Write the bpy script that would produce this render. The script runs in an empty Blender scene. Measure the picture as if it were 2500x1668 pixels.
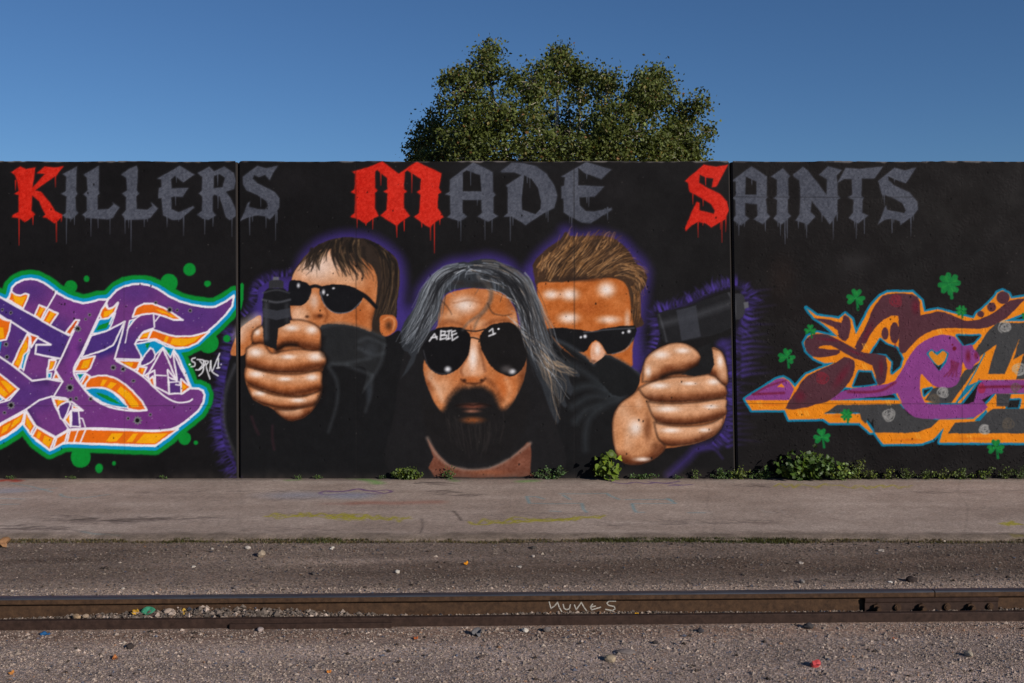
import bpy, bmesh, math, random
import numpy as np
from mathutils import Vector, Matrix

R = math.radians
rng = np.random.default_rng(11)
random.seed(11)
scene = bpy.context.scene

# ------------------------------------------------------------------ camera
FPX = 2430.6            # focal length in photo pixels (35 mm on a 36 mm wide sensor, 2500 px)
CAM_D, CAM_H, HOR = 10.35, 1.744, 758.5
WPX = 234.8             # photo pixels per metre on the wall face (y = 0)
cam_data = bpy.data.cameras.new("camera")
cam_data.lens = 35.0
cam_data.sensor_width = 36.0
cam_data.shift_y = (HOR - 834.0) / 2500.0
cam_data.clip_end = 2000.0
cam = bpy.data.objects.new("camera", cam_data)
cam.location = (0, -CAM_D, CAM_H)
cam.rotation_euler = (R(90), 0, 0)
scene.collection.objects.link(cam)
scene.camera = cam

# ------------------------------------------------------------------ sky and sun
SUN_EL, SUN_AZ = 22.0, 45.0      # degrees; azimuth measured from the wall's normal towards the right
world = bpy.data.worlds.new("World")
scene.world = world
world.use_nodes = True
wn = world.node_tree
wn.nodes.clear()
sky = wn.nodes.new("ShaderNodeTexSky")
sky.sky_type = 'NISHITA'
sky.sun_disc = False
sky.sun_elevation = R(SUN_EL)
sky.sun_rotation = R(180.0 - SUN_AZ)
sky.altitude = 300.0
sky.air_density = 0.95
sky.dust_density = 0.0
sky.ozone_density = 7.5
bg = wn.nodes.new("ShaderNodeBackground")
bg.inputs[1].default_value = 0.072
wout = wn.nodes.new("ShaderNodeOutputWorld")
wn.links.new(sky.outputs[0], bg.inputs[0])
wn.links.new(bg.outputs[0], wout.inputs[0])

sun_data = bpy.data.lights.new("sun", 'SUN')
sun_data.energy = 4.6
sun_data.angle = R(0.53)
sun_data.color = (1.0, 0.93, 0.84)
sun = bpy.data.objects.new("sun", sun_data)
to_sun = Vector((math.cos(R(SUN_EL)) * math.sin(R(SUN_AZ)), -math.cos(R(SUN_EL)) * math.cos(R(SUN_AZ)), math.sin(R(SUN_EL))))
sun.rotation_euler = to_sun.to_track_quat('Z', 'Y').to_euler()
sun.location = (20, -20, 20)
scene.collection.objects.link(sun)

scene.view_settings.view_transform = 'Standard'
scene.view_settings.look = 'None'
scene.view_settings.exposure = 0.0
scene.view_settings.gamma = 1.0
scene.view_settings.use_curve_mapping = False
scene.cycles.max_bounces = 6
scene.cycles.use_denoising = True

# ------------------------------------------------------------------ small helpers
def ground_pt(u, v, z=0.0):
    """where the photo's pixel (2500 wide) meets the level z"""
    d = FPX * (CAM_H - z) / (v - HOR)
    return ((u - 1250.0) * d / FPX, d - CAM_D)

def lin(c):
    c = np.asarray(c, dtype=np.float64) / 255.0
    return np.where(c <= 0.04045, c / 12.92, ((c + 0.055) / 1.055) ** 2.4)

def link(o, parent=None):
    scene.collection.objects.link(o)
    if parent is not None:
        o.parent = parent
    return o

def mesh_obj(name, verts, faces, mat=None, parent=None, smooth=False, colors=None):
    """verts (n,3), faces (m,k) array or list; colours linear rgb per vertex"""
    me = bpy.data.meshes.new(name)
    verts = np.asarray(verts, dtype=np.float32)
    if isinstance(faces, np.ndarray):
        m, k = faces.shape
        me.vertices.add(len(verts))
        me.vertices.foreach_set("co", verts.ravel())
        me.loops.add(m * k)
        me.loops.foreach_set("vertex_index", faces.astype(np.int32).ravel())
        me.polygons.add(m)
        me.polygons.foreach_set("loop_start", np.arange(0, m * k, k, dtype=np.int32))
        me.polygons.foreach_set("loop_total", np.full(m, k, dtype=np.int32))
        me.update(calc_edges=True)
    else:
        me.from_pydata([tuple(map(float, v)) for v in verts], [], [list(f) for f in faces])
    if colors is not None:
        a = me.color_attributes.new("Col", 'FLOAT_COLOR', 'POINT')
        cc = np.ones((len(verts), 4), dtype=np.float32)
        cc[:, :3] = colors
        a.data.foreach_set("color", cc.ravel())
    me.polygons.foreach_set("use_smooth", np.full(len(me.polygons), smooth, dtype=bool))
    if mat is not None:
        me.materials.append(mat)
    me.validate()
    o = bpy.data.objects.new(name, me)
    return link(o, parent)

def empty(name, loc=(0, 0, 0), rz=0.0):
    o = bpy.data.objects.new(name, None)
    o.location = loc
    o.rotation_euler = (0, 0, rz)
    return link(o)

def tag(o, label=None, cat=None, group=None, kind=None):
    if label: o["label"] = label
    if cat: o["category"] = cat
    if group: o["group"] = group
    if kind: o["kind"] = kind
    return o

class MB:
    """collects boxes and prisms into one mesh"""
    def __init__(self):
        self.v, self.f = [], []
    def add(self, vs, fs):
        b = len(self.v)
        self.v += [tuple(p) for p in vs]
        self.f += [[b + i for i in f] for f in fs]
        return self
    def box(self, x0, x1, y0, y1, z0, z1):
        return self.add([(x0,y0,z0),(x1,y0,z0),(x1,y1,z0),(x0,y1,z0),(x0,y0,z1),(x1,y0,z1),(x1,y1,z1),(x0,y1,z1)],
                        [(0,3,2,1),(4,5,6,7),(0,1,5,4),(1,2,6,5),(2,3,7,6),(3,0,4,7)])
    def build(self, name, mat, parent=None, smooth=False, bevel=0.0):
        o = mesh_obj(name, self.v, self.f, mat, parent, smooth)
        if bevel:
            m = o.modifiers.new("bevel", 'BEVEL'); m.width = bevel; m.segments = 2
        return o

def tube(mb, pts, r0, r1, n=6):
    pts = [Vector(p) for p in pts]
    base = len(mb.v)
    m = len(pts)
    up = Vector((0.13, 0.2, 1)).normalized()
    for i, p in enumerate(pts):
        d = (pts[min(i + 1, m - 1)] - pts[max(i - 1, 0)]).normalized()
        a = d.cross(up)
        if a.length < 1e-3: a = d.cross(Vector((1, 0, 0)))
        a.normalize(); b = d.cross(a)
        r = r0 + (r1 - r0) * i / max(1, m - 1)
        for k in range(n):
            t = 2 * math.pi * k / n
            mb.v.append(tuple(p + a * (r * math.cos(t)) + b * (r * math.sin(t))))
    for i in range(m - 1):
        for k in range(n):
            k2 = (k + 1) % n
            mb.f.append([base + i*n + k, base + i*n + k2, base + (i+1)*n + k2, base + (i+1)*n + k])
    mb.f.append([base + k for k in range(n)][::-1])
    mb.f.append([base + (m-1)*n + k for k in range(n)])

# ------------------------------------------------------------------ materials
def new_mat(name):
    m = bpy.data.materials.new(name)
    m.use_nodes = True
    nt = m.node_tree
    b = nt.nodes["Principled BSDF"]
    return m, nt, b

def nd(nt, t, **kw):
    n = nt.nodes.new(t)
    for k, v in kw.items():
        if k.startswith("i_"): n.inputs[int(k[2:]) if k[2:].isdigit() else k[2:].replace("_", " ")].default_value = v
        else: setattr(n, k, v)
    return n

def lk(nt, a, b): nt.links.new(a, b)

def color_times(nt, col_out, val_out):
    """colour multiplied by a scalar"""
    mx = nd(nt, "ShaderNodeVectorMath", operation='SCALE')
    lk(nt, col_out, mx.inputs[0]); lk(nt, val_out, mx.inputs[3])
    return mx.outputs[0]

def obj_coord(nt, scale=(1, 1, 1)):
    tc = nd(nt, "ShaderNodeNewGeometry")
    mp = nd(nt, "ShaderNodeMapping")
    mp.inputs["Scale"].default_value = scale
    lk(nt, tc.outputs["Position"], mp.inputs[0])
    return mp.outputs[0]

def noise(nt, vec, scale, detail=4.0, rough=0.6):
    n = nd(nt, "ShaderNodeTexNoise")
    n.inputs["Scale"].default_value = scale
    n.inputs["Detail"].default_value = detail
    n.inputs["Roughness"].default_value = rough
    lk(nt, vec, n.inputs["Vector"])
    return n.outputs[0]

def maprange(nt, val, a, b, c, d):
    m = nd(nt, "ShaderNodeMapRange")
    lk(nt, val, m.inputs[0])
    for i, x in enumerate((a, b, c, d)): m.inputs[i + 1].default_value = x
    return m.outputs[0]

def bump(nt, bsdf, height, strength, dist):
    b = nd(nt, "ShaderNodeBump")
    b.inputs["Strength"].default_value = strength
    b.inputs["Distance"].default_value = dist
    lk(nt, height, b.inputs["Height"])
    lk(nt, b.outputs[0], bsdf.inputs["Normal"])

def mat_paint():
    """paint sprayed over board-marked concrete: colour from the mesh, grain and relief from noise"""
    m, nt, b = new_mat("painted_concrete")
    at = nd(nt, "ShaderNodeAttribute", attribute_name="Col")
    v = obj_coord(nt)
    g = maprange(nt, noise(nt, v, 170, 3, .7), .25, .75, .9, 1.1)
    lk(nt, color_times(nt, at.outputs["Color"], g), b.inputs["Base Color"])
    big = noise(nt, v, 3.0, 6, .65)
    r = maprange(nt, big, .3, .7, .62, .85)
    lk(nt, r, b.inputs["Roughness"])
    b.inputs["Specular IOR Level"].default_value = 0.10
    h = nd(nt, "ShaderNodeMath", operation='ADD')
    lk(nt, noise(nt, v, 95, 4, .65), h.inputs[0])
    h2 = nd(nt, "ShaderNodeMath", operation='MULTIPLY'); h2.inputs[1].default_value = 2.2
    lk(nt, noise(nt, v, 14, 4, .6), h2.inputs[0]); lk(nt, h2.outputs[0], h.inputs[1])
    bump(nt, b, h.outputs[0], 0.25, 0.005)
    return m

def mat_attr(name, rough=0.9, spec=0.2, grain=(0, 0, 1, 1), gscale=200, bumps=None):
    m, nt, b = new_mat(name)
    at = nd(nt, "ShaderNodeAttribute", attribute_name="Col")
    v = obj_coord(nt)
    out = at.outputs["Color"]
    if grain[3] != grain[2]:
        out = color_times(nt, out, maprange(nt, noise(nt, v, gscale, 3, .7), *grain))
    lk(nt, out, b.inputs["Base Color"])
    b.inputs["Roughness"].default_value = rough
    b.inputs["Specular IOR Level"].default_value = spec
    if bumps: bump(nt, b, noise(nt, v, bumps[0], 4, .65), bumps[1], bumps[2])
    return m

def mat_gravel():
    """packed grit: each Voronoi cell is a grain with its own tone"""
    m, nt, b = new_mat("packed_gravel")
    at = nd(nt, "ShaderNodeAttribute", attribute_name="Col")
    v = obj_coord(nt)
    w = nd(nt, "ShaderNodeTexVoronoi"); w.inputs["Scale"].default_value = 130
    lk(nt, v, w.inputs["Vector"])
    sep = nd(nt, "ShaderNodeSeparateColor"); lk(nt, w.outputs["Color"], sep.inputs[0])
    t1 = maprange(nt, sep.outputs[0], 0, 1, .5, 1.5)
    w2 = nd(nt, "ShaderNodeTexVoronoi"); w2.inputs["Scale"].default_value = 62
    lk(nt, v, w2.inputs["Vector"])
    sep2 = nd(nt, "ShaderNodeSeparateColor"); lk(nt, w2.outputs["Color"], sep2.inputs[0])
    t2 = maprange(nt, sep2.outputs[1], 0, 1, .72, 1.28)
    mu = nd(nt, "ShaderNodeMath", operation='MULTIPLY'); lk(nt, t1, mu.inputs[0]); lk(nt, t2, mu.inputs[1])
    t3 = maprange(nt, noise(nt, obj_coord(nt, (.5, 1.6, 1)), 1.6, 6, .65), .3, .7, .8, 1.2)
    mu2 = nd(nt, "ShaderNodeMath", operation='MULTIPLY'); lk(nt, mu.outputs[0], mu2.inputs[0]); lk(nt, t3, mu2.inputs[1])
    # warm / cool grains
    mix = nd(nt, "ShaderNodeMixRGB", blend_type='MULTIPLY'); mix.inputs[0].default_value = 1.0
    ramp = nd(nt, "ShaderNodeMixRGB"); ramp.inputs[1].default_value = (1.12, .98, .86, 1); ramp.inputs[2].default_value = (.94, 1.0, 1.1, 1)
    lk(nt, sep.outputs[2], ramp.inputs[0])
    lk(nt, at.outputs["Color"], mix.inputs[1]); lk(nt, ramp.outputs[0], mix.inputs[2])
    lk(nt, color_times(nt, mix.outputs[0], mu2.outputs[0]), b.inputs["Base Color"])
    b.inputs["Roughness"].default_value = 0.95
    b.inputs["Specular IOR Level"].default_value = 0.15
    inv = nd(nt, "ShaderNodeMath", operation='MULTIPLY_ADD'); inv.inputs[1].default_value = -1.0; inv.inputs[2].default_value = 1.0
    lk(nt, w.outputs["Distance"], inv.inputs[0])
    ad = nd(nt, "ShaderNodeMath", operation='ADD')
    lk(nt, inv.outputs[0], ad.inputs[0]); lk(nt, noise(nt, v, 40, 5, .7), ad.inputs[1])
    bump(nt, b, ad.outputs[0], 0.75, 0.008)
    return m

def mat_rust(name, base, dark, rough=0.75, metallic=0.0, sc=30, stretch=(1, 1, 1)):
    m, nt, b = new_mat(name)
    v = obj_coord(nt, stretch)
    mix = nd(nt, "ShaderNodeMixRGB")
    mix.inputs[1].default_value = (*dark, 1); mix.inputs[2].default_value = (*base, 1)
    lk(nt, maprange(nt, noise(nt, v, sc, 6, .72), .33, .67, 0, 1), mix.inputs[0])
    g = maprange(nt, noise(nt, obj_coord(nt), 260, 3, .7), .25, .75, .75, 1.25)
    lk(nt, color_times(nt, mix.outputs[0], g), b.inputs["Base Color"])
    b.inputs["Roughness"].default_value = rough
    b.inputs["Metallic"].default_value = metallic
    b.inputs["Specular IOR Level"].default_value = 0.3
    bump(nt, b, noise(nt, obj_coord(nt), 160, 4, .7), 0.35, 0.003)
    b.inputs["Specular IOR Level"].default_value = 0.3 if metallic else 0.12
    return m

def mat_plain(name, col, rough=0.7, spec=0.3, var=.25, sc=60):
    m, nt, b = new_mat(name)
    g = maprange(nt, noise(nt, obj_coord(nt), sc, 4, .65), .3, .7, 1 - var, 1 + var)
    c = nd(nt, "ShaderNodeRGB"); c.outputs[0].default_value = (*col, 1)
    lk(nt, color_times(nt, c.outputs[0], g), b.inputs["Base Color"])
    b.inputs["Roughness"].default_value = rough
    b.inputs["Specular IOR Level"].default_value = spec
    return m

def mat_leaf(name, trans=0.35, rough=0.5, spec=0.35):
    m, nt, b = new_mat(name)
    at = nd(nt, "ShaderNodeAttribute", attribute_name="Col")
    lk(nt, at.outputs["Color"], b.inputs["Base Color"])
    b.inputs["Roughness"].default_value = rough
    b.inputs["Specular IOR Level"].default_value = spec
    tr = nd(nt, "ShaderNodeBsdfTranslucent")
    sc = nd(nt, "ShaderNodeMixRGB", blend_type='MULTIPLY'); sc.inputs[0].default_value = 1
    sc.inputs[2].default_value = (1.25, 1.2, .5, 1)
    lk(nt, at.outputs["Color"], sc.inputs[1]); lk(nt, sc.outputs[0], tr.inputs[0])
    mx = nd(nt, "ShaderNodeMixShader"); mx.inputs[0].default_value = trans
    out = nt.nodes["Material Output"]
    lk(nt, b.outputs[0], mx.inputs[1]); lk(nt, tr.outputs[0], mx.inputs[2]); lk(nt, mx.outputs[0], out.inputs[0])
    return m

M_PAINT = mat_paint()
M_CORE = mat_plain("bare_concrete", (0.16, 0.15, 0.14), .9, .2, .3, 12)
M_PAVE = mat_attr("worn_asphalt", .93, .15, (.28, .72, .62, 1.38), 105, (90, .6, .007))
M_GRAVEL = mat_gravel()
M_STONE = mat_attr("loose_stone", .9, .2, (.3, .7, .8, 1.2), 120)
M_RUST = mat_rust("rusted_steel", (0.086, 0.047, 0.026), (0.035, 0.020, 0.013), .8)
M_RUST2 = mat_rust("dark_rusted_steel", (0.050, 0.029, 0.022), (0.024, 0.014, 0.011), .7)
M_POLISH = mat_rust("worn_rail_top", (0.10, 0.105, 0.12), (0.05, 0.05, 0.06), .42, .55, 25, (.08, 1, 1))
M_CHALK = mat_plain("chalk", (0.36, 0.33, 0.29), .95, .1, .6, 260)
M_BARK = mat_plain("pale_bark", (0.34, 0.30, 0.24), .9, .2, .35, 9)
M_STEM = mat_plain("green_stem", (0.06, 0.075, 0.025), .7, .3, .3, 40)
M_LEAF = mat_leaf("weed_leaf", .25)
M_TREE_LEAF = mat_leaf("tree_leaf", .2, .55, .3)

# ------------------------------------------------------------------ painting engine (colours of paint on the wall and pavement)
def catmull(pts, closed, n=5):
    p = np.asarray(pts, dtype=float)
    m = len(p)
    out = []
    segs = m if closed else m - 1
    t = np.linspace(0, 1, n, endpoint=False)[:, None]
    for i in range(segs):
        if closed:
            a, b, c, d = p[(i-1) % m], p[i], p[(i+1) % m], p[(i+2) % m]
        else:
            a, b, c, d = p[max(i-1, 0)], p[i], p[i+1], p[min(i+2, m-1)]
        out.append(.5 * ((2*b) + (-a + c)*t + (2*a - 5*b + 4*c - d)*t**2 + (-a + 3*b - 3*c + d)*t**3))
    out = np.concatenate(out)
    if not closed: out = np.vstack([out, p[-1]])
    return out

def value_noise(h, w, cell, seed):
    r = np.random.default_rng(seed)
    gh, gw = int(h / cell) + 3, int(w / cell) + 3
    g = r.random((gh, gw)).astype(np.float32)
    y = np.arange(h) / cell; x = np.arange(w) / cell
    yi = y.astype(int); xi = x.astype(int)
    fy = (y - yi)[:, None]; fx = (x - xi)[None, :]
    fy = fy*fy*(3-2*fy); fx = fx*fx*(3-2*fx)
    a = g[yi][:, xi]; b = g[yi][:, xi+1]; c = g[yi+1][:, xi]; d = g[yi+1][:, xi+1]
    return (a*(1-fx) + b*fx)*(1-fy) + (c*(1-fx) + d*fx)*fy

class Canvas:
    def __init__(s, u0, v0, u1, v1, res):
        s.u0, s.v0, s.res = u0, v0, res
        s.w = int((u1 - u0) / res) + 1; s.h = int((v1 - v0) / res) + 1
        s.c = np.zeros((s.h, s.w, 3), dtype=np.float32)
        s.label = np.zeros((s.h, s.w), dtype=np.int16)
        s.z = np.zeros((s.h, s.w), dtype=np.float32)
        s.tf = (0., 0., 1.)
        s.lab = 0
        s.wob = None
    def frame(s, ox=0., oy=0., k=1.): s.tf = (ox, oy, k)
    def T(s, pts):
        ox, oy, k = s.tf
        p = np.asarray(pts, dtype=float)
        return np.stack([ox + p[..., 0]*k, oy + p[..., 1]*k], -1)
    def region(s, p, m):
        x0 = max(0, int((p[:, 0].min() - m - s.u0) / s.res)); x1 = min(s.w, int((p[:, 0].max() + m - s.u0) / s.res) + 2)
        y0 = max(0, int((p[:, 1].min() - m - s.v0) / s.res)); y1 = min(s.h, int((p[:, 1].max() + m - s.v0) / s.res) + 2)
        if x1 <= x0 or y1 <= y0: return None
        X = (s.u0 + np.arange(x0, x1) * s.res)[None, :].astype(np.float32)
        Y = (s.v0 + np.arange(y0, y1) * s.res)[:, None].astype(np.float32)
        return (slice(y0, y1), slice(x0, x1)), X, Y
    @staticmethod
    def seg_d(X, Y, a, b):
        dx, dy = b[0]-a[0], b[1]-a[1]
        L = dx*dx + dy*dy + 1e-9
        t = np.clip(((X - a[0])*dx + (Y - a[1])*dy) / L, 0, 1)
        return (X - a[0] - t*dx)**2 + (Y - a[1] - t*dy)**2, t
    def sdf(s, p, m):
        r = s.region(p, m)
        if r is None: return None
        sl, X, Y = r
        d = np.full((X + Y).shape, 1e12, dtype=np.float32)
        ins = np.zeros(d.shape, dtype=bool)
        n = len(p)
        for i in range(n):
            a, b = p[i], p[(i+1) % n]
            q, _ = s.seg_d(X, Y, a, b)
            np.minimum(d, q, out=d)
            if a[1] != b[1]:
                cond = ((a[1] > Y) != (b[1] > Y)) & (X < (b[0]-a[0])*(Y-a[1])/(b[1]-a[1]) + a[0])
                ins ^= cond
        d = np.sqrt(d)
        d[ins] *= -1
        return sl, X, Y, d
    def apply(s, sl, al, col, clip=None):
        if clip is not None: al = al * clip[sl]
        if callable(col): col = col
        c = np.asarray(col, dtype=np.float32)
        s.c[sl] += (c - s.c[sl]) * al[..., None]
        if s.lab:
            m = al > .5
            s.label[sl][m] = s.lab
    def fill(s, pts, col, soft=1.6, a=1., sm=False, grow=0., clip=None, mask=False, line=None, lw=0., raw=False):
        p = np.asarray(pts, float) if raw else s.T(pts)
        if sm: p = catmull(p, True, sm if sm > 1 else 5)
        r = s.sdf(p, abs(soft) + abs(grow) + lw + 3)
        if r is None: return None
        sl, X, Y, d = r
        if s.wob is not None: d = d + s.wob[sl] * min(2.2, .6 + soft*.15)
        if line is not None:
            al = np.clip(.5 - (d - lw/2) / 1.6, 0, 1) * a
            s.apply(sl, al, line, clip)
            al = np.clip(.5 - (d + lw/2) / 1.6, 0, 1) * a
        else:
            al = np.clip(.5 - (d - grow) / soft, 0, 1)
            al = al*al*(3-2*al) * a
        s.apply(sl, al, col, clip)
        if mask:
            full = np.zeros((s.h, s.w), dtype=np.float32)
            full[sl] = al
            return full
    def stroke(s, pts, w, col, soft=1.6, a=1., sm=True, w2=None, clip=None, fade=0.):
        p = s.T(pts); k = s.tf[2]
        if sm and len(p) > 2: p = catmull(p, False, 5)
        w = w*k; w2 = w if w2 is None else w2*k
        r = s.region(p, max(w, w2) + soft + 2)
        if r is None: return
        sl, X, Y = r
        best = np.full((X + Y).shape, 1e9, dtype=np.float32)
        n = len(p) - 1
        al = np.zeros_like(best)
        for i in range(n):
            q, t = s.seg_d(X, Y, p[i], p[i+1])
            tt = (i + t) / n
            d = np.sqrt(q) - (w + (w2 - w)*tt) / 2
            x = np.clip(.5 - d/soft, 0, 1)
            if fade: x = x * np.clip((1 - tt) / fade, 0, 1)
            np.maximum(al, x, out=al)
        s.apply(sl, al * a, col, clip)
    def blob(s, x, y, rx, ry, col, a=1., rot=0., p=1., clip=None):
        c = s.T([(x, y)])[0]; k = s.tf[2]; rx *= k; ry *= k
        m = max(rx, ry) * 1.05
        r = s.region(c[None, :], m)
        if r is None: return
        sl, X, Y = r
        ct, st = math.cos(rot), math.sin(rot)
        dx, dy = X - c[0], Y - c[1]
        q = np.sqrt(((dx*ct + dy*st)/rx)**2 + ((-dx*st + dy*ct)/ry)**2)
        al = np.clip(1 - q, 0, 1)
        al = al*al*(3-2*al)
        s.apply(sl, al**p * a, col, clip)
    def disc(s, x, y, rx, ry, col, soft=2., a=1.):
        t = np.linspace(0, 2*math.pi, 22, endpoint=False)
        s.fill(np.stack([x + rx*np.cos(t), y + ry*np.sin(t)], -1), col, soft, a)
    def sample(s, U, V, arr):
        x = np.clip((U - s.u0)/s.res, 0, s.w - 1.001); y = np.clip((V - s.v0)/s.res, 0, s.h - 1.001)
        xi = x.astype(int); yi = y.astype(int); fx = x - xi; fy = y - yi
        if arr.ndim == 3: fx = fx[..., None]; fy = fy[..., None]
        return (arr[yi, xi]*(1-fx) + arr[yi, xi+1]*fx)*(1-fy) + (arr[yi+1, xi]*(1-fx) + arr[yi+1, xi+1]*fx)*fy

U0, U1, V0, V1 = -330., 2830., 391., 1170.
C = Canvas(U0, V0, U1, V1, 1.3)
BLACK = np.array((19, 17.5, 19.))
C.c[:] = BLACK
nz1 = value_noise(C.h, C.w, 46, 1); nz2 = value_noise(C.h, C.w, 11, 2); nz3 = value_noise(C.h, C.w, 3, 3); nzL = value_noise(C.h, C.w, 160, 4)
C.wob = (nz2 - .5)*1.3 + (nz3 - .5)*1.0
UU = (C.u0 + np.arange(C.w)*C.res)[None, :]
VV = (C.v0 + np.arange(C.h)*C.res)[:, None]
C.c += ((nz1 - .5)*5 + (nzL - .5)*5)[..., None]
# the right-hand panel was rolled with a browner black
C.c += np.clip((UU - 1790)/40, 0, 1)[..., None] * np.array((2.4, 1.0, .4))
LAB = {}
def lab(name, text):
    i = len(LAB) + 1
    LAB[i] = (name, text)
    C.lab = i
    return i
def nolab(): C.lab = 0

F1 = (0, 350, .38298); F2 = (0, 600, .38258); F3 = (500, 540, .40816); F4 = (900, 580, .38274)
F5 = (1250, 540, .40803); F6 = (1780, 600, .38257); F7 = (820, 370, .30638); F8 = (1620, 370, .30638)

# ---- vague roller patches and overpainted ghosts
for (x, y, rx, ry, dc) in [(1910, 680, 55, 90, (31, 22, 20)), (2085, 640, 60, 40, (40, 38, 39)), (2010, 760, 200, 90, (25, 20, 20)),
                           (300, 560, 200, 70, (22, 20, 22)), (1500, 470, 90, 60, (27, 25, 27)), (1230, 410, 200, 26, (30, 30, 33)), (720, 440, 90, 60, (25, 23, 25)), (2350, 520, 160, 100, (25, 22, 22))]:
    C.blob(x, y, rx, ry, dc, .8)

# ---- title letters
RED, GREY = (196, 34, 20), (73, 76, 87)
K_ = [[(70,185),(130,150),(165,165),(225,155),(215,230),(205,300),(225,315),(205,330),(200,430),(222,455),(180,490),(160,500),(130,480),(78,470),(85,455),(120,440),(120,330),(92,322),(120,305),(110,240),(95,200)],
      [(238,190),(285,150),(340,155),(402,150),(360,205),(215,305),(203,290),(290,195)],
      [(205,298),(260,310),(320,380),(350,430),(402,460),(350,510),(300,475),(275,470),(290,455),(250,370),(195,320)]]
I_ = [[(400,195),(490,150),(485,300),(495,322),(480,345),(485,430),(498,445),(460,485),(415,475),(395,460),(420,445),(425,340),(392,322),(420,305),(425,215)]]
L1_ = [[(535,200),(630,145),(628,300),(635,320),(622,335),(622,425),(690,420),(725,390),(720,380),(760,410),(720,475),(690,485),(550,475),(525,455),(555,430),(555,345),(535,325),(560,300),(555,220)]]
L2_ = [[(775,200),(820,165),(870,145),(880,170),(872,300),(887,320),(870,340),(870,420),(940,425),(975,400),(965,380),(1008,415),(960,475),(930,485),(800,490),(780,455),(805,425),(805,345),(780,320),(810,300),(805,220)]]
E_ = [[(1005,225),(1145,145),(1240,200),(1170,250),(1115,205),(1090,230),(1095,290),(1200,285),(1165,340),(1110,340),(1090,345),(1095,420),(1140,440),(1190,420),(1230,400),(1240,410),(1150,485),(1100,490),(1040,460),(1030,350),(1010,350),(1012,285),(1030,280),(1030,230)]]
R_ = [[(1262,190),(1335,148),(1365,180),(1360,300),(1372,320),(1355,340),(1355,435),(1375,460),(1330,490),(1290,480),(1260,455),(1290,430),(1290,340),(1267,320),(1290,300),(1290,215)],
      [(1355,185),(1430,150),(1490,190),(1505,240),(1490,290),(1440,310),(1470,350),(1500,420),(1515,455),(1465,490),(1440,470),(1420,400),(1400,340),(1355,320),(1355,290),(1420,280),(1435,220),(1400,195),(1355,210)]]
S_ = [[(1548,215),(1640,145),(1700,160),(1770,145),(1740,190),(1720,235),(1690,200),(1650,215),(1620,200),(1610,225),(1640,255),(1750,310),(1782,350),(1780,410),(1740,465),(1720,485),(1690,465),(1640,460),(1590,470),(1530,495),(1560,440),(1580,380),(1595,370),(1585,405),(1640,420),(1690,425),(1710,400),(1700,370),(1640,330),(1570,300),(1550,260)]]
M_ = [[(130,160),(250,130),(370,80),(500,178),(645,82),(840,175),(820,290),(838,325),(815,340),(810,450),(860,525),(800,555),(750,605),(720,590),(650,540),(625,520),(665,490),(675,345),(648,322),(675,305),(678,220),(570,150),(550,165),(540,300),(562,320),(540,335),(540,450),(588,515),(520,560),(485,595),(420,550),(358,510),(405,465),(412,335),(380,320),(412,300),(410,215),(330,145),(312,160),(310,290),(330,312),(310,330),(310,450),(340,515),(290,540),(240,575),(190,545),(118,520),(150,490),(155,340),(120,322),(150,300),(155,180)]]
A_ = [[(910,225),(1095,85),(1250,165),(1250,320),(1272,345),(1255,365),(1255,490),(1290,515),(1215,560),(1130,520),(1165,490),(1160,385),(1010,385),(1010,490),(1045,520),(985,555),(885,525),(915,500),(910,355),(875,340),(908,320)]]
A_h = [(1012,170),(1040,150),(1150,190),(1160,318),(1012,318)]
D_ = [[(1315,160),(1400,90),(1500,95),(1600,120),(1680,180),(1740,270),(1765,350),(1740,450),(1660,490),(1510,585),(1490,570),(1400,520),(1340,520),(1370,490),(1370,290),(1355,270),(1480,190),(1420,165),(1330,165)]]
D_h = [(1500,190),(1560,220),(1610,290),(1635,400),(1630,460),(1590,500),(1485,465),(1480,380)]
E2_ = [[(1798,200),(1995,85),(2195,145),(2115,220),(1990,175),(1930,130),(1930,270),(2135,280),(2060,360),(1940,365),(1945,430),(1990,475),(2060,480),(2195,450),(2200,465),(2030,570),(1960,565),(1870,520),(1815,485),(1815,375),(1800,370),(1800,280),(1820,275),(1825,205)]]
S2_ = [[(172,235),(320,105),(420,125),(515,105),(490,150),(420,280),(385,285),(400,215),(330,205),(290,185),(280,250),(330,280),(450,340),(505,400),(518,470),(490,540),(380,605),(330,570),(280,560),(220,590),(180,630),(172,610),(240,450),(265,405),(285,410),(285,470),(400,500),(410,470),(380,420),(300,370),(210,320),(195,250)]]
A2_ = [[(545,235),(700,118),(825,200),(820,350),(830,365),(815,380),(825,490),(850,520),(790,580),(720,540),(750,510),(745,420),(650,410),(650,510),(680,535),(620,590),(550,545),(575,510),(572,390),(548,370),(575,350),(575,240)]]
A2_h = [(655,200),(740,240),(740,345),(650,345)]
I2_ = [[(855,200),(950,135),(1005,195),(990,215),(995,350),(1005,362),(990,385),(990,490),(1012,515),(940,580),(875,535),(905,500),(905,390),(878,370),(905,350),(905,225)]]
N_ = [[(1030,185),(1110,125),(1150,150),(1300,350),(1305,220),(1240,185),(1310,120),(1420,150),(1380,190),(1385,350),(1405,370),(1385,385),(1385,490),(1325,580),(1180,390),(1170,480),(1212,520),(1150,580),(1050,550),(1085,500),(1090,380),(1085,230),(1045,205)]]
T_ = [[(1385,250),(1450,130),(1560,140),(1750,120),(1680,215),(1580,215),(1575,350),(1595,370),(1585,390),(1580,490),(1628,510),(1550,575),(1475,530),(1510,490),(1515,385),(1470,365),(1505,345),(1500,220),(1440,220)]]
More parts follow.
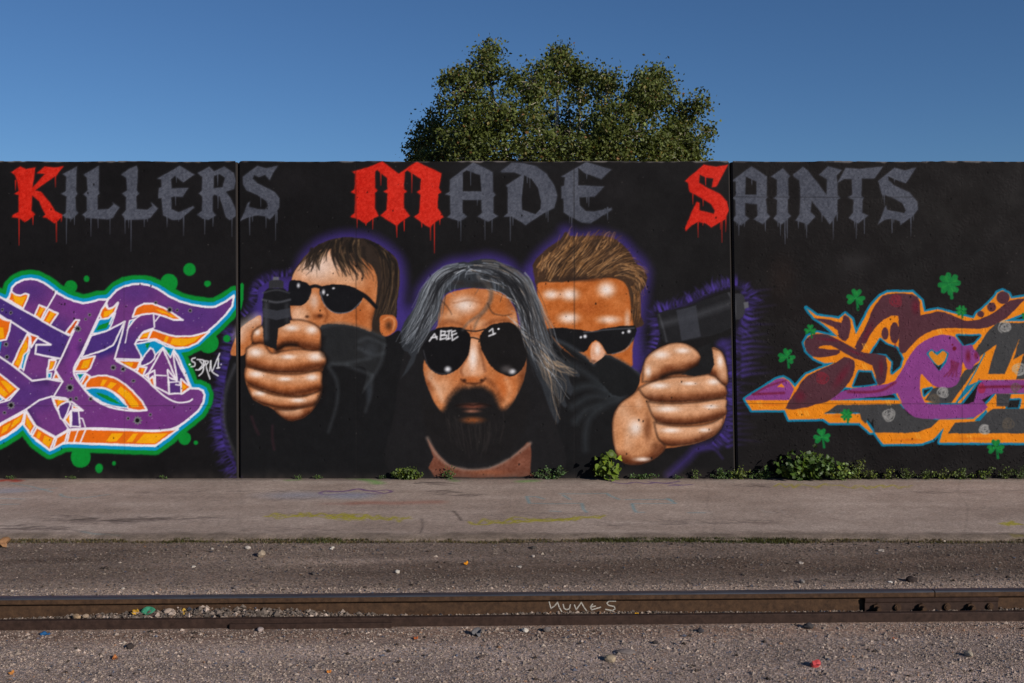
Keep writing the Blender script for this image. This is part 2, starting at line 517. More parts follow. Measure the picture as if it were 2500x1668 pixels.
S3_ = [[(1710,235),(1840,130),(1920,150),(2010,130),(1960,210),(1930,255),(1850,225),(1790,200),(1790,230),(1830,265),(1960,330),(2020,400),(2025,460),(1980,520),(1890,585),(1880,555),(1820,535),(1760,545),(1705,585),(1740,510),(1770,430),(1780,465),(1920,495),(1930,470),(1900,410),(1830,370),(1740,340)]]
drips = {
 'K':[(100,250,50),(122,480,170),(210,470,50),(360,490,140),(392,470,30),(355,200,80)], 'I':[(425,470,170),(475,470,50),(450,470,30)], 'L1':[(580,475,120),(625,475,65),(702,470,112),(545,470,25)],
 'L2':[(798,480,95),(836,480,210),(920,475,60),(940,475,25),(820,480,60)], 'E':[(1065,470,65),(1170,470,120),(1120,335,60),(1125,220,30),(1140,480,20)], 'R':[(1305,480,100),(1358,470,60),(1480,480,115),(1388,210,60),(1390,340,75)],
 'S':[(1592,470,115),(1695,470,70),(1757,450,170),(1765,450,60),(1610,470,30),(1664,330,75)],
 'M':[(170,530,80),(295,530,90),(485,590,95),(545,540,95),(685,560,45),(755,600,110),(785,560,250),(828,540,45),(358,180,90),(605,180,150),(240,570,20)], 'A':[(975,540,70),(995,540,175),(1188,540,165),(1245,530,115),(1075,150,120),(1128,385,45)],
 'D':[(1390,510,205),(1410,510,80),(1690,480,80),(1675,480,50),(1545,180,110),(1525,180,70),(1515,575,12)], 'E2':[(1880,520,85),(1862,510,60),(2165,460,85),(2145,470,40),(2000,180,40),(2015,360,80),(2000,360,50)],
 'S2':[(275,560,125),(315,550,40),(465,550,175),(495,540,100),(235,330,90),(315,370,65),(335,210,60),(455,560,60)], 'A2':[(600,570,100),(645,560,40),(810,560,75),(585,560,30),(705,220,45)], 'I2':[(930,560,110),(968,570,170),(985,540,150),(912,550,50)],
 'N':[(1075,550,65),(1140,575,115),(1130,570,50),(1262,480,80),(1352,550,150),(1382,500,55)], 'T':[(1522,560,50),(1536,570,125),(1600,530,125)], 'S3':[(1820,540,110),(1890,560,25),(1970,520,155),(1990,510,40),(1745,340,40),(1758,340,90),(1840,225,20),(1835,540,30)]}
for key, fr, polys, hole, col, txt in [
    ('K', F1, K_, None, RED, 'red blackletter K with drips'), ('I', F1, I_, None, GREY, 'grey blackletter I after the red K'), ('L1', F1, L1_, None, GREY, 'first grey L of the title'),
    ('L2', F1, L2_, None, GREY, 'second grey L of the title'), ('E', F1, E_, None, GREY, 'grey E before the R'), ('R', F1, R_, None, GREY, 'grey R against the joint'), ('S', F1, S_, None, GREY, 'grey S just past the joint'),
    ('M', F7, M_, None, RED, 'red blackletter M with long drips'), ('A', F7, A_, A_h, GREY, 'grey A after the red M'), ('D', F7, D_, D_h, GREY, 'grey D between A and E'), ('E2', F7, E2_, None, GREY, 'grey E after the D'),
    ('S2', F8, S2_, None, RED, 'red blackletter S against the joint'), ('A2', F8, A2_, A2_h, GREY, 'grey A just past the joint'), ('I2', F8, I2_, None, GREY, 'grey I between A and N'), ('N', F8, N_, None, GREY, 'grey N between I and T'),
    ('T', F8, T_, None, GREY, 'grey T before the last S'), ('S3', F8, S3_, None, GREY, 'last grey S of the title')]:
    C.frame(*fr)
    lab('painted_letter', txt)
    before = C.c.copy() if hole else None
    for p in polys:
        C.fill(p, col, 7, .35, grow=1.5)
        C.fill(p, col, 2.0)
    if hole:
        r = C.sdf(C.T(hole), 4)
        sl, X, Y, d = r
        al = np.clip(.5 - d/2.2, 0, 1)[..., None]
        C.c[sl] = C.c[sl]*(1-al) + (before[sl])*al
        C.label[sl][d < 0] = 0
    nolab()
    w = 7.5 / fr[2] * .38
    for (x, y, L) in drips[key]:
        C.stroke([(x, y - 12), (x + random.uniform(-1, 1), y + L*.4), (x, y + L)], w*random.uniform(.8, 1.25), col, 1.6, .95, w2=w*.3, sm=False)
C.frame()
# spray speckle and coarse concrete showing inside the letters
lm = (C.label > 0)
sp = (rng.random(C.label.shape) - .5)
C.c += (lm * (sp*16 + (nz3 - .5)*16 + (nz1-.5)*12))[..., None]

# ---- purple glow behind the three painted men
PUR = (60, 44, 118)
headL = [(560,300),(600,215),(690,135),(800,95),(900,92),(1000,112),(1100,170),(1160,240),(1180,350),(1175,480),(1190,600),(1050,700),(690,640),(520,560),(330,600),(310,470),(340,380),(430,350),(520,350)]
headC = [(205,640),(225,540),(300,440),(330,340),(410,240),(520,165),(640,150),(760,130),(880,165),(960,240),(1060,260),(1080,420),(900,800),(400,800)]
headR = [(110,330),(130,250),(190,180),(290,100),(320,60),(400,90),(520,85),(640,115),(720,190),(800,290),(790,420),(770,580),(740,700),(740,880),(600,980),(200,700)]
C.frame(*F3); C.fill(headL, PUR, 42, .95, sm=True, grow=11)
C.frame(*F4); C.fill(headC, PUR, 42, .95, sm=True, grow=11)
C.frame(*F5); C.fill(headR, PUR, 42, .95, sm=True, grow=11)
# flame-like licks round the sleeve and round the hand on the far right
C.frame(*F2)
C.stroke([(1470,540),(1455,700),(1420,860),(1395,1020),(1400,1180),(1440,1330),(1510,1460)], 34, PUR, 22, .8, w2=42)
for i in range(26):
    t = i / 25
    y = 560 + t*860; x = 1470 - 85*math.sin(t*3.0) + t*30
    L = random.uniform(30, 85)
    C.stroke([(x+20, y), (x - L*.5, y + random.uniform(-22, 5)), (x - L, y + random.uniform(-34, 14))], 15, PUR, 8, .8, w2=2, fade=.7)
C.frame(*F5)
C.stroke([(830,780),(860,690),(850,560),(880,530),(1010,500),(1130,440),(1250,385),(1370,385),(1430,450),(1400,560),(1340,700),(1240,740)], 26, PUR, 22, .75)
C.stroke([(740,700),(750,780),(720,870),(800,820)], 44, PUR, 40, .7)
C.stroke([(1260,730),(1300,830),(1305,960),(1290,1100),(1280,1240),(1210,1330),(1110,1360),(1050,1420),(940,1520)], 30, PUR, 22, .8, w2=40)
for i in range(20):
    x = 870 + i*24; y = 535 - i*8
    C.stroke([(x, y), (x+8, y-26), (x+34, y-random.uniform(45, 80))], 9, PUR, 6, .75, w2=2, fade=.7)
for i in range(16):
    y = 430 + i*33
    C.stroke([(1380, y), (1440, y-10), (1470+random.uniform(10, 130), y-random.uniform(0, 30))], 15, (70,52,136), 9, .85, w2=3, fade=.7)
for i in range(20):
    y = 760 + i*31
    C.stroke([(1290, y), (1340, y-12), (1370+random.uniform(0, 150), y+random.uniform(-26, 8))], 13, (70,52,136), 9, .8, w2=3, fade=.8)
for i in range(14):
    y = 600 + i*22
    C.stroke([(735, y), (770, y-6), (800+random.uniform(0, 30), y-random.uniform(5, 22))], 9, PUR, 7, .6, w2=2, fade=.8)
C.stroke([(1110,1370),(1200,1360),(1260,1420)], 14, PUR, 10, .7, w2=4)
def licks(pts, n, L, w, col, a=.8):
    q = catmull(np.asarray(pts, float), False, 8); d = np.gradient(q, axis=0); d /= np.linalg.norm(d, axis=1, keepdims=True) + 1e-6
    for i in range(n):
        k = random.randrange(len(q)); nx, ny = d[k, 1], -d[k, 0]; ll = L*random.uniform(.4, 1.2); sk = random.uniform(-.5, .5)
        C.stroke([q[k] - np.array((nx, ny))*6, q[k] + np.array((nx + d[k, 0]*sk*.5, ny + d[k, 1]*sk*.5))*ll*.55, q[k] + np.array((nx + d[k, 0]*sk, ny + d[k, 1]*sk))*ll], w, col, 5, a, w2=1.5, fade=.8)
licks([(840,780),(868,690),(858,560),(890,530),(1010,495),(1130,440),(1250,385),(1370,380),(1435,450)], 90, 62, 9, (72,54,140))
licks([(1430,450),(1405,560),(1345,700),(1300,830),(1305,960),(1290,1100),(1280,1240),(1210,1330)], 90, 90, 9, (72,54,140), .7)
licks([(840,780),(868,690),(858,560),(890,530),(1010,495),(1130,440),(1250,385),(1370,380),(1435,450)], 60, 40, 8, (20,18,21), .8)
licks([(1430,450),(1405,560),(1345,700),(1300,830),(1305,960),(1290,1100),(1280,1240),(1210,1330)], 60, 55, 8, (20,18,21), .7)
C.frame(*F3); licks([(200,600),(300,480),(310,400),(420,330),(520,320)], 60, 45, 9, (72,54,140), .8); licks([(200,600),(300,480),(310,400),(420,330),(520,320)], 40, 34, 8, (20,18,21), .8)
C.frame(*F2); licks([(1510,1460),(1440,1330),(1400,1180),(1395,1020),(1420,860),(1455,700),(1480,540)], 110, 80, 11, (66,50,132), .8); licks([(1510,1460),(1440,1330),(1400,1180),(1395,1020),(1420,860),(1455,700),(1480,540)], 70, 60, 9, (20,18,21), .8)
C.frame(*F5)

# ---- three generic men in dark glasses (plain stand-ins: nobody's likeness)
SK, SKD, SKL, SKH = (188, 114, 66), (112, 56, 27), (214, 164, 128), (238, 222, 212)
JK, JKL = (19, 19, 21), (72, 77, 82)

def strands(guides, n, cols, w=(2, 5), jit=14, soft=2.2, a=.75, clip=None, wav=0., part=False):
    """hair: curves blended between neighbouring guide curves, waved sideways"""
    g = [catmull(np.asarray(q, float), False, 4) for q in guides]
    for i in range(n):
        t = random.random()*(len(g) - 1); k = min(int(t), len(g) - 2); f = t - k
        m = min(len(g[k]), len(g[k+1]))
        c = g[k][:m]*(1-f) + g[k+1][:m]*f
        j = np.cumsum(np.array([(random.gauss(0, jit*.16), random.gauss(0, jit*.16)) for _ in range(m)]), 0)
        if wav:
            d = np.gradient(c, axis=0); d /= np.linalg.norm(d, axis=1, keepdims=True) + 1e-6
            s = np.arange(m)/m
            c = c + np.stack([-d[:, 1], d[:, 0]], -1)*(np.sin(s*random.uniform(6, 13) + random.uniform(0, 6))*wav*s**.5*random.uniform(.4, 1.3))[:, None]
        c = c + j
        e = random.randint(int(m*.6), m); b = random.randint(0, int(m*.35))
        if part: b = random.randint(0, int(m*.7)); e = min(m, b + random.randint(4, 8))
        if e - b < 3: continue
        C.stroke(c[b:e:2] if e - b > 6 else c[b:e], random.uniform(*w), random.choice(cols), soft, a*random.uniform(.5, 1), w2=.8, clip=clip)

def finger(poly, hi, lo, kn, hw=30, base=None, out=True):
    m = C.fill(poly, SK if base is None else base, 2.5, sm=3, mask=True)
    C.stroke(lo, hw*1.5, SKD, hw*.55, .95, clip=m)
    C.stroke(lo, hw*.6, (66, 32, 16), hw*.4, .7, clip=m)
    C.stroke(hi, hw*1.5, SKL, hw*.7, .9, clip=m)
    for (x, y, rx, ry) in kn: C.blob(x, y, rx*1.2, ry*1.2, SKH, .85, clip=m); C.blob(x, y, rx*.6, ry*.6, (246, 234, 226), .35, clip=m)
    if out: C.stroke(list(poly) + [poly[0]], 7, (30, 15, 10), 7, .75)
    return m

# left man
C.frame(*F3)
lab('painted_figure', 'mural man with dark fringe, dark glasses and a fist raised round a dark can')
C.fill([(150,830),(240,800),(300,1000),(420,1130),(700,1100),(720,850),(690,640),(800,612),(940,640),(1080,690),(1170,660),(1200,800),(1230,1000),(1230,1480),(1100,1525),(230,1525),(200,1480),(130,1250),(115,1120)], JK, 3, sm=True)
C.stroke([(185,860),(135,980),(115,1120),(130,1260),(195,1430)], 14, (70,70,76), 12, .8, w2=5)
hd = C.fill([(520,345),(560,260),(620,190),(700,130),(800,100),(900,98),(1000,118),(1090,175),(1150,240),(1165,350),(1150,480),(1140,600),(1060,700),(860,690),(690,650),(520,600)], (46,36,30), 3, sm=True, mask=True)
fc = C.fill([(522,340),(570,262),(660,190),(760,165),(880,190),(980,250),(1030,340),(1025,480),(1000,600),(985,670),(860,670),(700,660),(600,640),(525,590),(510,450)], SK, 4, sm=True, mask=True, clip=hd)
C.blob(690,270,250,150,SKL,1,clip=fc,p=.7); C.blob(680,270,230,150,(228,200,184),.9,clip=fc); C.blob(560,560,80,80,(222,184,162),.8,clip=fc); C.blob(870,340,190,100,SKL,.95,clip=fc); C.blob(590,470,90,60,SKL,.8,clip=fc); C.blob(985,330,60,110,(170,95,50),.6,clip=fc)
C.blob(930,570,120,110,(176,92,42),.8,clip=fc); C.blob(580,560,90,70,SKL,.8,clip=fc); C.blob(1010,600,40,110,SKD,.7,clip=fc); C.blob(530,380,50,100,SKL,.5,clip=fc)
for gset, n in (([[(640,150),(600,220),(575,280),(560,300)],[(700,130),(660,200),(640,260),(630,300)],[(780,120),(720,180),(700,240),(690,290)]], 60),
                ([[(790,110),(770,190),(800,260),(820,320)],[(860,110),(850,200),(890,280),(930,350)],[(930,120),(940,200),(975,260),(1000,330)]], 110),
                ([[(950,110),(1030,180),(1060,300),(1040,440),(1010,620)],[(1040,140),(1120,230),(1130,350),(1110,480),(1060,600)],[(1090,180),(1150,260),(1160,380),(1140,500),(1130,590)]], 150)):
    strands(gset, n, [(24,20,18),(44,34,27),(84,64,46),(30,24,21),(112,88,62),(20,17,16)], (5, 14), 26, 3, .9, clip=hd, wav=7)
for q in ([(800,120),(790,220),(830,300),(846,330)],[(850,130),(860,240),(905,320),(912,350)],[(900,150),(910,250),(945,320),(940,355)],[(770,130),(760,200),(785,260)],[(950,160),(960,230),(1000,290)],[(690,150),(660,220),(684,290)],[(640,170),(625,230),(636,270)]):
    C.stroke(q, 24, (34,27,23), 5, .95, w2=3)
C.fill([(1050,575),(1095,560),(1140,575),(1150,620),(1130,665),(1080,690),(1050,660)], (188,104,52), 4, sm=True)
C.blob(1100,625,36,48,(70,38,20),.9); C.stroke([(1070,590),(1105,575),(1135,600),(1125,650)], 7, (225,160,110), 4, .8)
# glasses
GL = (17, 17, 21)
C.stroke([(620,400),(660,388),(700,400)], 20, GL, 3); C.stroke([(880,410),(960,450),(1025,515)], 30, GL, 3, w2=22)
C.fill([(505,365),(560,355),(610,370),(640,410),(625,460),(590,500),(540,505),(505,490)], GL, 2.5, sm=True)
C.fill([(685,405),(740,382),(830,380),(900,400),(945,440),(930,490),(880,535),(810,555),(750,535),(705,480)], GL, 2.5, sm=True)
C.stroke([(690,425),(720,505),(780,548),(870,540),(935,480)], 5, (190,190,200), 3, .55)
C.blob(560,385,16,24,(235,235,240),.9); C.blob(710,425,16,26,(235,235,240),.95); C.blob(770,402,14,9,(240,240,245),.9); C.blob(734,442,10,10,(240,240,245),.9)
# nose and cheek
C.blob(655,480,45,80,SKH,.6,clip=fc); C.blob(680,570,60,30,SKD,.85,clip=fc); C.blob(612,572,22,16,(60,30,16),.9,clip=fc); C.blob(690,566,24,16,(60,30,16),.9,clip=fc); C.stroke([(720,520),(735,560),(720,600)], 8, SKD, 8, .7, clip=fc)
# collar
C.fill([(690,635),(780,615),(900,630),(1000,665),(1075,695),(1080,745),(1045,860),(990,960),(940,1030),(960,880),(760,860),(700,760)], (33,34,36), 4, sm=True)
for q in ([(690,635),(800,614),(930,636),(1070,695)], [(920,720),(980,700),(1075,740)], [(920,760),(1010,800),(1070,790)], [(1075,745),(1050,860),(960,1000)], [(740,855),(850,850),(990,820)], [(850,860),(920,890),(1000,920)], [(740,870),(790,960),(790,1090),(740,1260)], [(1000,930),(990,1040),(960,1140)]):
    C.stroke(q, 13, JKL, 13, .62, w2=5)
C.blob(990,770,80,90,(60,64,70),.5); C.blob(980,1020,30,100,(52,57,64),.6)
# fist
C.fill([(335,565),(280,590),(215,640),(185,700),(155,790),(185,805),(235,800),(285,720),(330,650)], SK, 3, sm=True)
C.stroke([(205,690),(240,630),(310,590)], 34, SKH, 34, .8)
fist = C.fill([(250,760),(285,735),(350,720),(430,640),(480,600),(560,590),(640,610),(690,650),(695,720),(690,770),(725,825),(710,880),(690,940),(700,1030),(660,1110),(600,1170),(520,1195),(460,1170),(400,1120),(300,1075),(262,1010),(238,930),(248,860)], SK, 3, sm=True, mask=True)
C.stroke([(690,650),(700,720),(690,770),(725,825),(710,880),(690,940),(700,1030),(660,1110),(600,1170),(520,1195),(460,1170),(400,1120),(300,1075),(262,1010)], 60, (96,48,24), 52, .85, clip=fist)
finger([(290,660),(330,630),(360,640),(352,735),(300,738),(282,700)], [(300,670),(335,645)], [(300,730),(350,725)], [(315,665,24,26)], 22)
finger([(420,1125),(520,1130),(640,1095),(665,1100),(600,1170),(520,1195),(460,1172)], [(470,1135),(560,1135)], [(450,1170),(530,1190),(620,1150)], [], 24, (150,92,58))
finger([(258,985),(350,1020),(450,1045),(580,1050),(692,1012),(664,1090),(600,1112),(480,1122),(360,1097),(290,1062)], [(300,1025),(400,1055),(560,1068),(650,1050)], [(300,1066),(400,1105),(520,1116),(650,1085)], [(330,1030,50,22),(560,1072,60,18)], 26)
finger([(250,868),(340,895),(430,912),(560,915),(692,897),(702,960),(695,1010),(600,1042),(480,1042),(360,1012),(270,977),(238,930)], [(280,905),(400,935),(540,945),(660,930)], [(270,972),(380,1012),(500,1034),(690,1000)], [(310,915,60,28),(640,935,50,28),(480,945,60,18)], 32)
finger([(250,762),(290,740),(350,735),(400,790),(470,777),(560,767),(690,772),(728,825),(712,872),(640,895),(520,905),(400,900),(300,880),(248,858)], [(275,785),(340,790),(450,815),(600,800),(690,800)], [(260,858),(380,890),(520,897),(700,862)], [(305,785,60,40),(660,812,60,36),(500,812,60,20)], 36)
finger([(425,640),(480,600),(560,590),(640,610),(690,650),(697,720),(690,768),(620,772),(540,745),(480,748),(430,772),(420,700)], [(470,640),(560,622),(640,640)], [(430,764),(490,738),(560,742),(690,764)], [(640,650,50,34),(520,640,60,26)], 40)
C.stroke([(430,772),(480,742),(545,742)], 22, (20,10,7), 14, 1)
C.stroke([(708,700),(700,780),(735,830),(712,890),(706,1000),(668,1100)], 16, (16,14,15), 14, .8)
# dark spray can held up in the fist
C.fill([(346,470),(352,425),(385,400),(470,400),(502,425),(510,470),(512,610),(440,640),(428,770),(356,740),(346,640)], (22,22,25), 3, mask=False)
C.fill([(384,402),(384,362),(400,352),(456,352),(472,362),(472,402)], (46,46,50), 3)
C.fill([(408,352),(408,334),(444,334),(444,352)], (96,96,102), 3)
C.stroke([(346,470),(430,486),(510,470)], 8, (110,112,120), 6, .75); C.stroke([(346,430),(430,412),(506,430)], 5, (96,98,106), 5, .6)
C.stroke([(366,500),(366,700)], 16, (120,122,130), 16, .5); C.stroke([(490,500),(492,600)], 12, (80,82,88), 12, .5)
C.fill([(348,520),(430,536),(511,520),(511,575),(430,592),(348,575)], (58,60,68), 4, .8)
# small runs of dried paint on the jacket
for q in ([(280,1170),(300,1230),(322,1275)], [(405,1225),(405,1300),(415,1365)]): C.stroke(q, 7, (70,34,44), 9, .6)

# right man
C.frame(*F5)
lab('painted_figure', 'mural man with swept brown hair, dark glasses and a fist round a tilted dark can')
C.fill([(60,500),(250,690),(480,850),(770,920),(760,1000),(640,1090),(590,1230),(620,1400),(640,1530),(80,1530),(60,1100)], JK, 4, sm=2)
for q in ([(330,720),(420,800),(520,900),(600,1040)], [(300,840),(430,900),(560,1000)], [(360,1010),(470,985),(600,1040),(690,1060)], [(360,1110),(470,1050),(570,1060)], [(640,1070),(560,1100),(470,1170),(440,1270),(440,1370)], [(380,1200),(440,1130),(520,1100)], [(260,715),(310,730),(440,800)]):
    C.stroke(q, 20, (68,76,82), 24, .6, w2=7)
hr = C.fill([(125,300),(135,240),(190,180),(230,150),(290,110),(320,65),(350,90),(420,90),(520,88),(620,110),(690,170),(740,250),(805,320),(795,390),(765,440),(770,560),(740,640),(200,650),(160,520),(145,400)], (64,44,30), 5, sm=True, mask=True)
fc = C.fill([(150,390),(180,365),(300,365),(420,350),(560,340),(660,360),(700,430),(715,560),(730,650),(720,780),(715,870),(640,860),(540,880),(440,850),(300,760),(210,640),(165,500)], (184,100,44), 5, sm=True, mask=True)
for (x, y, rx, ry, a) in ((235,440,80,50,.9), (345,440,90,60,.95), (565,410,85,75,1), (340,580,100,55,.95), (580,590,110,40,.8), (690,590,30,90,.6)):
    C.blob(x, y, rx, ry, SKH, a, clip=fc)
C.blob(450,520,120,60,(168,84,34),.7,clip=fc); C.blob(170,520,40,150,(205,120,60),.7,clip=fc); C.blob(640,480,60,60,(196,116,60),.6,clip=fc)
RH = [[(150,330),(180,240),(260,150),(320,66)],[(220,350),(280,250),(370,160),(420,86)],[(320,350),(400,250),(500,170),(560,92)],[(440,340),(540,260),(630,190),(690,160)],[(540,330),(640,280),(740,280),(806,320)],[(620,330),(700,330),(760,380),(772,480)]]
strands(RH, 110, [(48,33,24),(66,46,32),(36,26,20)], (8, 20), 26, 5, .8, part=True, clip=hr)
strands(RH, 330, [(58,40,28),(98,68,42),(140,100,62),(180,132,84),(40,29,22),(120,86,54),(200,150,98)], (3, 9), 30, 2.6, .85, part=True, wav=5)
for i in range(34):
    t = i/45; x = 150 + t*640; y = 250 - 175*math.sin(t*2.35)**.8 + 90*max(0, t-.62)*2.4
    C.stroke([(x, y+26), (x + random.uniform(4, 22), y), (x + random.uniform(10, 44), y - random.uniform(8, 34))], 9, random.choice([(120,84,52),(168,122,76),(84,58,38)]), 3, .85, w2=1)
strands([[(690,370),(720,430),(722,520),(712,600)],[(760,400),(770,470),(765,560),(752,620)]], 60, [(62,42,28),(120,80,46),(176,120,68),(40,29,22)], (3, 8), 12, 2.6, .85, part=True)
C.blob(400,345,230,28,(44,30,24),.85)
C.fill([(215,645),(330,640),(480,660),(560,640),(735,625),(735,690),(700,745),(640,785),(570,795),(540,745),(500,715),(465,745),(430,785),(340,770),(265,715)], (16,16,19), 3, sm=2)
C.stroke([(430,665),(500,660),(560,650),(730,640)], 5, (150,155,165), 4, .5); C.stroke([(600,795),(680,770),(725,700)], 5, (150,155,165), 4, .6)
for (x, y, r) in ((412,695,12), (437,690,18), (664,668,12), (700,660,18)): C.blob(x, y, r, r, (245,245,250), 1)
C.fill([(475,740),(510,720),(545,760),(560,800),(540,840),(490,852),(470,810)], (214,160,128), 6, sm=True); C.blob(512,770,28,55,SKH,.9); C.blob(490,838,26,16,SKD,.8)
C.fill([(265,715),(330,740),(440,810),(490,855),(560,800),(620,820),(720,880),(775,930),(750,1010),(690,1040),(600,1040),(480,900),(330,780)], (21,22,24), 3, sm=2)
C.stroke([(560,800),(640,830),(720,880),(772,928)], 11, (62,66,72), 9, .7); C.stroke([(265,712),(340,745),(450,820),(490,855)], 12, (75,82,90), 12, .7)
fist = C.fill([(600,1240),(610,1160),(650,1090),(720,1040),(755,990),(770,920),(790,850),(820,800),(880,760),(960,730),(1040,735),(1110,780),(1130,830),(1190,760),(1250,780),(1280,850),(1290,960),(1270,1000),(1280,1050),(1275,1110),(1280,1160),(1255,1230),(1200,1290),(1100,1330),(1000,1350),(920,1360),(870,1410),(790,1450),(700,1455),(640,1420),(610,1340)], SK, 3, sm=True, mask=True)
rimR = [(1290,960),(1270,1000),(1280,1050),(1275,1110),(1280,1160),(1255,1230),(1200,1290),(1100,1330),(1000,1350),(920,1360),(870,1410),(790,1450),(700,1455),(640,1420),(610,1340),(600,1240)]
SKR = (196, 136, 94)
pm = finger([(600,1240),(610,1160),(650,1090),(720,1040),(770,1005),(830,1080),(860,1180),(875,1290),(918,1352),(870,1410),(790,1450),(700,1455),(640,1420),(610,1340)], [(660,1130),(700,1200),(690,1320)], [(640,1415),(720,1448),(800,1440),(900,1360)], [(740,1235,56,70),(780,1425,70,18)], 40, SKR)
for (x, y, rx, ry, c, a) in ((810,1240,40,130,(120,70,42),.85), (860,1350,60,60,(120,74,48),.7), (650,1300,40,110,(206,140,92),.7), (760,1090,40,60,(216,166,130),.8)): C.blob(x, y, rx, ry, c, a, clip=pm)
finger([(850,1205),(960,1225),(1100,1225),(1200,1205),(1262,1175),(1250,1237),(1195,1292),(1090,1328),(1000,1342),(920,1338),(872,1292)], [(880,1235),(980,1252),(1120,1250),(1230,1215)], [(900,1330),(1010,1332),(1110,1312),(1240,1240)], [(950,1252,80,22),(1150,1250,50,18)], 34, SKR)
finger([(808,1082),(930,1092),(1100,1085),(1270,1062),(1281,1110),(1278,1157),(1200,1192),(1080,1214),(950,1214),(858,1190)], [(840,1110),(960,1125),(1120,1118),(1250,1095)], [(860,1186),(960,1206),(1100,1204),(1270,1155)], [(930,1125,100,26),(1190,1110,60,20)], 38, SKR)
finger([(758,1000),(850,955),(960,935),(1080,930),(1180,918),(1232,935),(1277,990),(1281,1045),(1200,1066),(1080,1077),(930,1082),(812,1066)], [(810,1000),(930,975),(1080,968),(1220,965)], [(815,1060),(940,1074),(1090,1068),(1275,1040)], [(880,985,80,26),(1205,962,50,26),(1060,972,60,16)], 42, SKR)
finger([(1192,760),(1250,780),(1280,850),(1291,960),(1266,978),(1215,932),(1182,912),(1196,840)], [(1230,800),(1258,870),(1262,930)], [(1190,905),(1230,935),(1270,975)], [(1245,840,26,50)], 28, SKR)
finger([(780,962),(790,850),(820,800),(880,760),(960,730),(1040,735),(1110,780),(1132,830),(1102,872),(1030,905),(960,915),(900,937),(850,957)], [(830,860),(890,800),(980,765),(1070,785)], [(860,950),(930,915),(1030,895),(1120,850)], [(890,800,70,34),(1020,775,60,24),(815,900,26,46)], 46, SKR)
C.blob(940,890,70,46,(112,58,30),.9); C.stroke([(900,935),(960,912),(1040,903),(1110,866),(1132,838)], 20, (20,11,8), 14, 1)
# tilted dark spray can
C.fill([(1110,760),(1190,730),(1210,860),(1180,915),(1090,928),(1010,918),(1115,865),(1130,815)], (24,24,26), 4)
can = C.fill([(868,570),(890,545),(1060,505),(1290,425),(1330,440),(1352,520),(1340,600),(1310,640),(1180,690),(960,728),(905,716),(882,650)], (27,27,30), 3, sm=2, mask=True)
C.fill([(1310,450),(1350,432),(1388,450),(1396,520),(1380,572),(1340,590),(1330,520)], (50,50,54), 4, sm=2)
C.fill([(1386,488),(1412,482),(1416,516),(1392,524)], (92,92,98), 3)
C.stroke([(905,612),(1080,570),(1320,490)], 22, (88,90,96), 22, .6, clip=can); C.stroke([(1296,430),(1335,520),(1318,635)], 7, (98,100,106), 6, .7, clip=can); C.stroke([(880,560),(905,640),(925,720)], 7, (90,92,98), 6, .6, clip=can)
C.fill([(985,535),(1100,504),(1130,690),(1015,716)], (58,60,68), 4, .75, clip=can)

# middle man
C.frame(*F4)
lab('painted_figure', 'mural man in the middle with long grey hair, beard and large round dark glasses')
C.fill([(230,720),(330,600),(1050,600),(1120,900),(1200,1200),(1180,1520),(180,1520),(170,1100)], (25,24,26), 6, sm=True)
hairm = C.fill([(205,640),(225,540),(300,440),(325,350),(400,255),(480,190),(560,160),(640,155),(720,135),(800,140),(870,175),(930,200),(960,250),(1020,250),(1060,330),(1100,480),(1130,620),(1190,740),(1250,800),(1330,850),(1345,890),(1270,880),(1300,950),(1290,1010),(1230,960),(1265,1070),(1240,1080),(1180,1000),(1215,1130),(1205,1190),(1160,1110),(1110,960),(1050,830),(1010,730),(960,500),(860,360),(640,320),(470,370),(440,520),(330,680),(290,800),(205,900),(270,760),(220,715)], (44,47,52), 5, sm=2, mask=True)
fc = C.fill([(440,560),(450,460),(490,370),(560,340),(660,325),(780,335),(870,370),(930,450),(960,560),(1000,700),(1005,830),(970,960),(910,1070),(830,1150),(700,1210),(560,1190),(450,1100),(380,960),(350,820),(390,650)], SK, 4, sm=True, mask=True)
for (x, y, rx, ry, c, a) in ((610,430,130,90,SKH,.9), (530,500,110,60,SKL,.8), (840,440,110,110,(178,96,42),.85), (700,550,90,50,SKL,.7), (930,520,40,60,SKL,.7), (470,960,110,130,SKL,.7), (400,870,60,60,SKL,.8), (860,960,120,170,(190,102,48),.9), (990,880,60,190,(96,50,26),.75), (375,980,50,160,(120,66,38),.8), (460,420,60,120,(150,84,44),.6), (910,400,50,110,(120,66,36),.7)):
    C.blob(x, y, rx, ry, c, a, clip=fc)
C.fill([(640,650),(665,640),(700,650),(725,760),(745,850),(690,890),(600,880),(590,830),(630,760)], (208,150,112), 14, sm=True, clip=fc); C.blob(665,770,48,130,SKH,.95,clip=fc)
C.blob(660,905,80,34,(180,96,44),.8,clip=fc); C.blob(610,912,24,18,(40,20,12),.95,clip=fc); C.blob(722,912,24,18,(40,20,12),.95,clip=fc); C.stroke([(590,930),(540,980),(500,1040)], 12, (100,56,32), 14, .7, clip=fc); C.stroke([(750,900),(810,960),(850,1040)], 14, (100,54,30), 16, .75, clip=fc)
C.stroke([(600,880),(590,840),(628,760),(640,690)], 9, (126,66,34), 8, .8, clip=fc); C.stroke([(742,850),(726,770),(704,690)], 12, (108,56,28), 10, .8, clip=fc); C.stroke([(590,905),(615,925),(660,932),(715,926),(745,900)], 9, (70,34,18), 6, .9, clip=fc)
